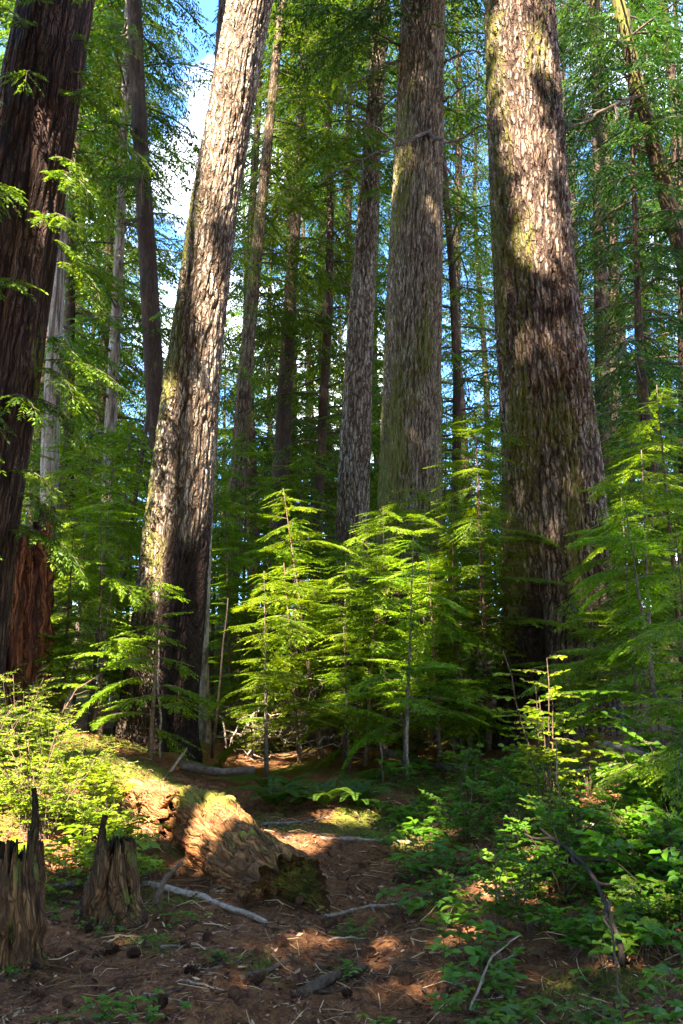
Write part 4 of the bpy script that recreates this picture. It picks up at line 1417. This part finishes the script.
HUCK = [shrub_proto('huckleberry_bush', 300 + q, h, 8, 0.42, 0.034, 0.02, 13, 8, 'shrub') for q, h in enumerate((0.55, 0.75, 0.95))]
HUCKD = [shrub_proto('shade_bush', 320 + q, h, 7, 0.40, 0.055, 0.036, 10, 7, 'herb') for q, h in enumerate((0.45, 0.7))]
HERB = [herb_proto('ground_herb', 340 + q, n, h, l, w, k, 'herb') for q, (n, h, l, w, k) in enumerate(((11, 0.17, 0.06, 0.042, 3), (14, 0.12, 0.042, 0.03, 3), (9, 0.22, 0.075, 0.05, 3), (12, 0.11, 0.04, 0.024, 5)))]
HERBS = [herb_proto('bank_herb', 350 + q, n, h, l, w, k, 'shrub') for q, (n, h, l, w, k) in enumerate(((14, 0.16, 0.045, 0.032, 3), (16, 0.12, 0.04, 0.03, 5), (12, 0.22, 0.06, 0.04, 3)))]
FERN = [fern_proto(360), fern_proto(361)]

rng = np.random.default_rng(4242)


def log_clear(x, y):
    """distance from the log's axis and the stumps"""
    dmin = 9
    for A0, A1, w in ((pa, pc, 0.36), (p1, p1, 0.17), (p2, p2, 0.22)):
        v = A1[:2] - A0[:2]
        q = np.array([x, y]) - A0[:2]
        f = np.clip((q @ v) / (v @ v + 1e-9), 0, 1)
        dmin = min(dmin, np.linalg.norm(q - f * v) - w)
    return dmin > 0


def scatter(protos, n, xr, yr, smin, smax, label, group, cond=lambda x, y: True, tilt=0.08):
    c = tries = 0
    while c < n and tries < n * 30:
        tries += 1
        x, y = rng.uniform(*xr), rng.uniform(*yr)
        if not log_clear(x, y) or not cond(x, y):
            continue
        pr = protos[int(rng.integers(len(protos)))]
        o = pr.place((x, y, gz(x, y) - 0.01), rng.uniform(0, 6.28), rng.uniform(smin, smax), label, group, (rng.normal() * tilt, rng.normal() * tilt))
        if 'category' not in o:
            o['category'] = 'plant'
        c += 1


def in_px(x0, x1, y0, y1):
    def f(x, y):
        u, v, d = project(np.array([x, y, gz(x, y)]))
        return d > 0 and x0 < u < x1 and y0 < v < y1
    return f


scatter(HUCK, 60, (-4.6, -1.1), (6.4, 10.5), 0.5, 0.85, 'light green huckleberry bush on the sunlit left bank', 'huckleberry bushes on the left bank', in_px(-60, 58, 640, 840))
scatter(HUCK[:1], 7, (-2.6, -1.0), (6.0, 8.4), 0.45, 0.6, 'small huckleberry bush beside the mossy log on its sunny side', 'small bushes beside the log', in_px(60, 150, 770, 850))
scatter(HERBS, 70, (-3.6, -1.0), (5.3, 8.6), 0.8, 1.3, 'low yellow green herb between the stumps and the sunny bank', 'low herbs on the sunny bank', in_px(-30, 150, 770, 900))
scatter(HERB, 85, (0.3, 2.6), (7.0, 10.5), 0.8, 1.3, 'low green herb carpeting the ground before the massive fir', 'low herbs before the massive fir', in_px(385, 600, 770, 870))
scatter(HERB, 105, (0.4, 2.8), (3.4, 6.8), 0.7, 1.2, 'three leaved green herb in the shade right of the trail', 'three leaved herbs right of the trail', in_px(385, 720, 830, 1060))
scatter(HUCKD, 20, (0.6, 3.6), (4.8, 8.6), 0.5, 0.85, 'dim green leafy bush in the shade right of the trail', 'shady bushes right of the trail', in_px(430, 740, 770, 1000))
scatter(HERB[1:2] + HERB[3:], 14, (-2.0, 0.6), (3.5, 5.6), 0.5, 0.9, 'small green seedling on the brown forest floor in front of the stumps', 'seedlings on the brown floor', in_px(0, 400, 880, 1040))
scatter(FERN, 9, (-0.8, 0.6), (7.8, 9.8), 0.6, 1.0, 'dark green sword fern behind the log at the back of the trail', 'ferns behind the log', in_px(255, 385, 770, 815))
scatter(FERN, 6, (1.4, 3.4), (6.6, 9.5), 0.6, 0.9, 'sword fern among the bushes before the massive fir', 'ferns before the massive fir', in_px(440, 680, 740, 820))
scatter(HUCKD, 26, (-6, 7), (11.5, 17), 0.8, 1.4, 'leafy bush in the undergrowth behind the big trunks', 'bushes behind the big trunks', in_px(-20, 700, 600, 760))
scatter(HUCK, 12, (-1.8, 1.6), (10.5, 13.5), 0.6, 0.9, 'sunlit leafy bush around the bleached brush pile', 'bushes around the brush pile', in_px(215, 430, 700, 790))

scatter(HUCKD, 9, (1.6, 3.2), (4.8, 7.4), 1.0, 1.35, 'tall green leafy bush crowding the right edge', 'tall bushes at the right edge', in_px(585, 720, 800, 1000))

# the tall leafy bush before the massive fir and a second one beside it
q = shrub_proto('leafy_bush', 371, 1.35, 5, 0.28, 0.06, 0.036, 12, 9, 'shrub', 0.95, 0.22)
p = on_ground(548, 842)
q.place((p[0], p[1], p[2]), 0.4, 1.0, 'tallest leafy bush, its bright sprays before the foot of the massive fir')
q.place((p[0] + 0.55, p[1] + 0.9, gz(p[0] + 0.55, p[1] + 0.9)), 2.4, 0.75, 'leafy bush with wide bright sprays just right of the tallest bush')

# ------------------------------------------------------------------ sticks, poles and twigs lying about
def stick(pts, r0, r1, mat, label, name='fallen_branch', cat='branch', seed=0, lift=0.0, group=None, twigs=0, amp=0.04, n=14):
    """pts: (px, py) on the ground or (px, py, Y) in the air"""
    rng = np.random.default_rng(seed)
    W_ = []
    for p in pts:
        W_.append(on_ground(*p) + np.array([0, 0, r0 * 0.35 + lift]) if len(p) == 2 else at(*p))
    W_ = np.array(W_)
    t = np.linspace(0, 1, len(W_))
    tt = np.linspace(0, 1, n)
    C = np.stack([np.interp(tt, t, W_[:, k]) for k in range(3)], 1)
    L = np.linalg.norm(C[-1] - C[0])
    off = np.cumsum(rng.normal(size=(n, 3)), 0)
    off -= off[0] + tt[:, None] * (off[-1] - off[0])
    C = C + off * amp * L / math.sqrt(n) * 0.6
    mb = MB()
    V, Q, T = tube(C, np.linspace(r0, r1, n) * (1 + 0.12 * rng.normal(size=n)), 8)
    mb.add(V, Q, T)
    for q in range(twigs):
        k = int(rng.integers(2, n - 1))
        e = C[k] + unit(rng.normal(size=3) * np.array([1, 1, 0.7]) + (C[k] - C[k - 1]) / np.linalg.norm(C[k] - C[k - 1]) * 0.8) * L * rng.uniform(0.12, 0.3)
        V, Q, T = tube(wander(rng, C[k], e, 6, 0.12), np.linspace(r1 * 0.9, r1 * 0.3, 6), 5)
        mb.add(V, Q, T)
    c = C.mean(0)
    ob = mb.build(name, M[mat], None, True, origin=c)
    ob.location = c
    return tag(ob, label, cat, group)


stick([(138, 884), (200, 900), (266, 926)], 0.024, 0.014, 'stick_pale', 'pale speckled birch stick lying against the front of the mossy log', seed=1, amp=0.03)
stick([(262, 842), (340, 841), (412, 845)], 0.022, 0.016, 'stick_pale', 'long bare pole lying straight across the back of the trail', seed=2, amp=0.02)
stick([(262, 826), (300, 822), (330, 818)], 0.016, 0.01, 'stick_pale', 'short bare stick behind the long pole across the trail', seed=3)
stick([(605, 742, 8.6), (652, 757, 8.3)], 0.03, 0.026, 'stick_pale', 'thick broken pale branch sticking out near the foot of the massive fir', seed=4, amp=0.01)
stick([(545, 775, 8.4), (620, 766, 8.0), (655, 764, 7.9)], 0.02, 0.014, 'stick_pale', 'thin pale branch lying below the thick broken branch', seed=5)
stick([(580, 826, 6.8), (640, 823, 6.6), (700, 824, 6.4)], 0.022, 0.02, 'stick_pale', 'straight pale pole entering from the right edge', seed=6, amp=0.015)
stick([(418, 905), (470, 874), (512, 845), (540, 830)], 0.02, 0.009, 'stick_brown', 'long arched brown branch rising through the herbs right of the trail', seed=7, twigs=3)
stick([(540, 828, 5.6), (570, 850, 5.2), (596, 880, 4.9), (612, 920, 4.7), (622, 965, 4.5)], 0.008, 0.014, 'stick_dark', 'dark curved dead branch bending down in the right foreground', seed=8, twigs=5)
stick([(322, 918), (362, 912), (402, 905)], 0.012, 0.007, 'stick_pale', 'grey stick on the bare soil of the trail', seed=9)
stick([(370, 905), (378, 925), (388, 936)], 0.008, 0.005, 'stick_pale', 'short twig crossing the grey stick on the trail', seed=10)
stick([(60, 905), (110, 912), (170, 900)], 0.012, 0.006, 'stick_brown', 'brown twig lying between the two stumps', seed=11)
stick([(48, 890), (85, 884)], 0.022, 0.016, 'stick_pale', 'stubby pale stick beside the squat stump on the bank', seed=12)
stick([(470, 1010, 4.2), (490, 960, 4.3), (520, 935, 4.4)], 0.006, 0.003, 'stick_pale', 'thin arched pale twig in the right foreground', seed=13)
stick([(610, 900, 4.2), (618, 960, 4.1), (625, 1030, 4.0)], 0.006, 0.004, 'stick_brown', 'upright thin stalk beside the dark curved branch', seed=14)
stick([(300, 1000), (330, 985), (365, 975)], 0.03, 0.02, 'stick_brown', 'dark exposed root across the bottom of the trail', 'exposed_root', 'root', seed=15)
stick([(240, 985), (300, 960), (360, 955)], 0.014, 0.006, 'stick_brown', 'brown crooked branch on the trail in front of the log', seed=16, twigs=2)
stick([(165, 1000), (215, 975), (262, 950)], 0.009, 0.004, 'stick_brown', 'slim crooked branch on the floor before the squat stump', seed=17, twigs=3)
stick([(155, 905, 5.6), (165, 878, 5.7), (182, 862, 5.8)], 0.02, 0.01, 'stick_brown', 'leaning splinter of wood between the squat stump and the log', 'wood_splinter', 'splinter', seed=18)
stick([(170, 772, 9.0), (182, 755, 9.1), (187, 748, 9.1)], 0.014, 0.008, 'stick_pale', 'short pale stick propped behind the top of the log', seed=19)
stick([(383, 785), (380, 742, 9.3)], 0.013, 0.009, 'twig', 'dark broken stub of a dead sapling left of the twin stems', 'dead_sapling', 'sapling', seed=20)
stick([(407, 782), (408, 700, 9.9)], 0.016, 0.012, 'stick_pale', 'pale bare stem standing close to the dark twin stem', 'dead_sapling', 'sapling', seed=21)
stick([(160, 760), (159, 640, 9.9)], 0.011, 0.007, 'stick_pale', 'pale thin dead stem before the charred hollow', 'dead_sapling', 'sapling', seed=22)
stick([(212, 760), (219, 690, 10.8), (228, 598, 10.9)], 0.02, 0.008, 'stick_dark', 'dark bare sapling stem right of the sunlit flared trunk', 'dead_sapling', 'sapling', seed=23, amp=0.01)
stick([(90, 740, 10), (105, 660, 10), (112, 590, 10)], 0.018, 0.010, 'twig', 'dark bare stem on the bank before the pale alder', 'dead_sapling', 'sapling', seed=24, twigs=5)
stick([(60, 720, 9), (75, 690, 8.9), (104, 672, 8.8)], 0.010, 0.005, 'stick_brown', 'arched bare twig above the bank bushes', seed=25, twigs=4)
stick([(562, 300 + 560, 6.2), (560, 800, 6.2), (556, 740, 6.3)], 0.007, 0.004, 'twig', 'upright dark twig among the right hand bushes', seed=26)
stick([(180, 765, 9.6), (215, 772, 9.6), (255, 770, 9.7)], 0.05, 0.035, 'twig', 'dark decayed branch lying in shade behind the log', seed=27)
stick([(385, 752, 11), (440, 770, 10.4), (500, 772, 10)], 0.05, 0.04, 'twig', 'dark decayed pole in shade at the back right of the trail', seed=28)

for q in range(46):                                   # loose sticks of the floor
    rr = np.random.default_rng(6000 + q)
    px, py = rr.uniform(30, 680), rr.uniform(860, 1015)
    a = rr.normal() * 0.5
    ln = rr.uniform(18, 60)
    stick([(px, py), (px + ln * math.cos(a), py - ln * math.sin(a) * 0.6)], rr.uniform(0.003, 0.008), 0.002, ('stick_pale', 'stick_brown', 'stick_brown')[q % 3],
          'thin loose twig lying on the brown forest floor in front', 'loose_twig', 'twig', seed=q + 50, lift=0.01, group='loose twigs on the forest floor', twigs=int(rr.integers(0, 3)), amp=0.09, n=9)

# pile of bleached dead branches
b = at(262, 745, 11.4)
bp = thing('brush_pile', 'tangle of bleached dead branches in the sun behind the log', 'brush pile', (b[0], b[1], gz(b[0], b[1])))
rng = np.random.default_rng(81)
for q in range(52):
    a = rng.uniform(-0.5, 3.6)
    p0 = np.array([rng.normal() * 0.5, rng.normal() * 0.4, rng.uniform(0.0, 0.35)])
    d = np.array([math.cos(a), rng.normal() * 0.5, abs(math.sin(a)) * 0.9 + 0.1])
    L = rng.uniform(0.35, 1.1)
    P = wander(rng, p0, p0 + unit(d) * L, 9, 0.22)
    P[:, 2] -= 0.25 * L * np.linspace(0, 1, 9) ** 2
    V, Q, T = tube(P, np.linspace(rng.uniform(0.006, 0.014), 0.003, 9), 5)
    mesh_obj('branch', V, [Q, np.array(T)], M['bleached'], bp)

# cones on the floor
def cone_proto():
    mb = MB()
    n = 70
    for q in range(n):
        f = (q + 0.5) / n
        a = q * 2.39996
        z = 0.06 * f
        r = 0.021 * math.sin(math.pi * min(1, 0.12 + 0.86 * f)) ** 0.7
        c = np.array([math.cos(a) * r * 0.5, math.sin(a) * r * 0.5, z - 0.004])
        o = np.array([math.cos(a), math.sin(a), 0.55])
        e = np.array([-math.sin(a), math.cos(a), 0])
        w = 0.0085
        tp = c + o * r * 0.65
        mb.add([c - e * w * 0.5, c + e * w * 0.5, tp + e * w * 0.7, tp + o * 0.003, tp - e * w * 0.7], [(0, 1, 2, 4)], [(2, 3, 4)], 0.5)
    V, Q, T = tube(np.array([[0, 0, 0.0], [0, 0, 0.03], [0, 0, 0.058]]), np.array([0.008, 0.011, 0.004]), 7)
    mb.add(V, Q, T)
    return Proto(mb.build('fir_cone', M['cone'], None, False))


CONE = cone_proto()
rng = np.random.default_rng(91)
for q, (px, py) in enumerate([(250, 985), (222, 965), (140, 958), (105, 955), (62, 962), (185, 978), (92, 935), (312, 965), (352, 1000), (285, 945), (163, 925), (372, 955), (382, 958), (45, 1000),
                              (120, 990), (205, 940), (235, 1008), (330, 930), (400, 885), (365, 870), (296, 905), (70, 1010), (165, 1008), (410, 990), (445, 1005), (190, 950), (88, 975), (262, 960)]):
    p = on_ground(px, py)
    o = CONE.place((p[0], p[1], p[2] + 0.016), rng.uniform(0, 6.28), rng.uniform(0.85, 1.25), 'dark red brown fir cone lying on the forest floor', 'fir cones on the forest floor', (1.45, 0))
    o['category'] = 'cone'

# ------------------------------------------------------------------ litter and moss of the floor (nobody could count it)
rng = np.random.default_rng(123)


def ground_fast(x, y):
    return ground(x, y) + 0.024 * perlin(np.stack([x, y, 0 * x], 1) * 9) + 0.012 * perlin(np.stack([x, y, 0 * x], 1) * 19)


def flakes(name, n, xr, yr, lmin, lmax, wmin, wmax, mat, label, upright=0.25, cond=None, lift=0.004, tp=1.5):
    y = yr[0] + (yr[1] - yr[0]) * rng.uniform(size=n) ** 1.5
    x = rng.uniform(xr[0], xr[1], n) * (0.35 + 0.65 * y / yr[1])
    if cond is not None:
        k = cond(x, y)
        x, y = x[k], y[k]
    n = len(x)
    a = rng.uniform(0, 6.28, n)
    L = rng.uniform(lmin, lmax, n)
    w = rng.uniform(wmin, wmax, n)
    d = unit(np.stack([np.cos(a), np.sin(a), rng.normal(size=n) * upright], 1))
    nr = unit(np.stack([rng.normal(size=n) * 0.4, rng.normal(size=n) * 0.4, np.ones(n)], 1))
    e = unit(np.cross(d, nr))
    p = np.stack([x, y, ground_fast(x, y) + lift + rng.uniform(0, 0.012, n)], 1)
    V = np.stack([p - d * L[:, None] / 2, p + e * w[:, None] / 2, p + d * L[:, None] / 2, p - e * w[:, None] / 2], 1).reshape(-1, 3)
    V[:, 2] += 0.0
    ob = mesh_obj(name, V, np.arange(4 * n).reshape(n, 4), M[mat], None, False, {'tint': np.repeat(rng.uniform(0, 1, n) ** tp, 4)})
    return tag(ob, label, 'litter' if 'moss' not in name else 'moss', kind='stuff')


flakes('needle_litter', 60000, (-4.5, 4.8), (2.9, 9.5), 0.015, 0.06, 0.002, 0.006, 'litter', 'brown needles and bark bits strewn over the forest floor')
flakes('leaf_litter', 14000, (-4.5, 4.8), (2.9, 9.5), 0.02, 0.055, 0.012, 0.03, 'litter', 'dry brown leaves and flakes strewn over the forest floor', 0.35, lambda x, y: perlin(np.stack([x, y, 0 * x], 1) * 3.1 + 5) > -0.15, 0.004, 2.5)

flakes('bark_litter', 14000, (-4.5, 4.8), (2.9, 9), 0.025, 0.08, 0.008, 0.022, 'litter', 'bark chips and rotten wood bits strewn over the forest floor', 0.5, lambda x, y: perlin(np.stack([x, y, 0 * x], 1) * 2.5) + 0.5 * perlin(np.stack([x, y, 0 * x], 1) * 7) > 0.02, 0.01, 3.5)


def mossy(x, y):
    P = np.stack([x, y, 0 * x], 1)
    m = 0.28 + 0.8 * fbm(P * 1.2 + 3, 3) + 0.5 * np.exp(-(((x - 0.6) / 0.9) ** 2 + ((y - 8.2) / 0.7) ** 2)) + 0.35 * sstep(-0.8, -2.0, x) * sstep(4, 6, y)
    m -= 0.5 * np.exp(-((x - (0.1 + 0.04 * (y - 4))) / 0.5) ** 2) * (1 - sstep(7, 8.5, y))
    return m + 0.25 * perlin(P * 12) > 0.5


flakes('moss_carpet', 60000, (-4.5, 4.8), (2.9, 10), 0.018, 0.035, 0.006, 0.012, 'moss_leaf', 'yellow green moss growing in patches over the forest floor', 0.8, mossy, 0.008)


# fine twigs of the floor, uncountable
mb = MB()
rng = np.random.default_rng(321)
for q in range(3600):
    y = 3.0 + 6.5 * rng.uniform() ** 1.4
    x = rng.uniform(-0.46, 0.5) * y
    L = rng.uniform(0.05, 0.22)
    a = rng.uniform(0, 6.28)
    xs = x + np.cos(a) * L * np.array([-0.5, 0, 0.5]) + rng.normal(size=3) * 0.008
    ys = y + np.sin(a) * L * np.array([-0.5, 0, 0.5]) + rng.normal(size=3) * 0.008
    zs = ground_fast(xs, ys) + rng.uniform(0.003, 0.02) + np.array([0, rng.uniform(0, 0.015), rng.normal() * 0.012])
    V, Q, T = tube(np.stack([xs, ys, zs], 1), rng.uniform(0.0012, 0.0036), 3, False)
    mb.add(V, Q, None, rng.uniform(0.1, 1) ** 1.3)
ob = mb.build('twig_litter', M['litter'], None, False)
tag(ob, 'fine fallen twigs strewn all over the forest floor', 'twigs', kind='stuff')

# splinters on the torn flank of the log
rear = [o for o in lg.children if o.name.startswith('rear')][0]
rng = np.random.default_rng(17)
Td = unit(pb - pa)
for q in range(34):
    c = at(rng.uniform(125, 205), 0, 8)
    f = rng.uniform(0.15, 0.98)
    ctr = pa + (pb - pa) * f
    sidev = unit(np.cross(Td, [0, 0, 1.0]))
    if sidev[0] > 0:
        sidev = -sidev
    an = rng.uniform(-0.35, 0.9)
    rad_ = 0.285 + rng.uniform(-0.01, 0.05)
    p = ctr + sidev * math.cos(an) * rad_ + np.array([0, 0, math.sin(an) * rad_ - 0.11])
    d = unit(Td * (1 if rng.uniform() > 0.25 else -1) + rng.normal(size=3) * 0.16 + sidev * 0.12)
    L = rng.uniform(0.16, 0.5)
    V, Q, T = tube(np.array([p - d * L * 0.5, p - d * L * 0.2, p + d * L * 0.15, p + d * L * 0.5]), np.array([0.012, 0.024, 0.02, 0.002]) * rng.uniform(0.6, 1.2), 5)
    V = np.asarray(V)
    bc_ = np.stack([(V - p) @ sidev, (V - p)[:, 2], (V - p) @ d], 1) + rng.uniform(0, 9)
    o = mesh_obj('splinter', V, [Q, np.array(T)], M['rot_wood'], rear, False, {'bcoord': bc_, 'moss': np.zeros(len(V)), 'char': np.zeros(len(V)), 'inner': np.zeros(len(V))}, origin=np.array(lg.location))
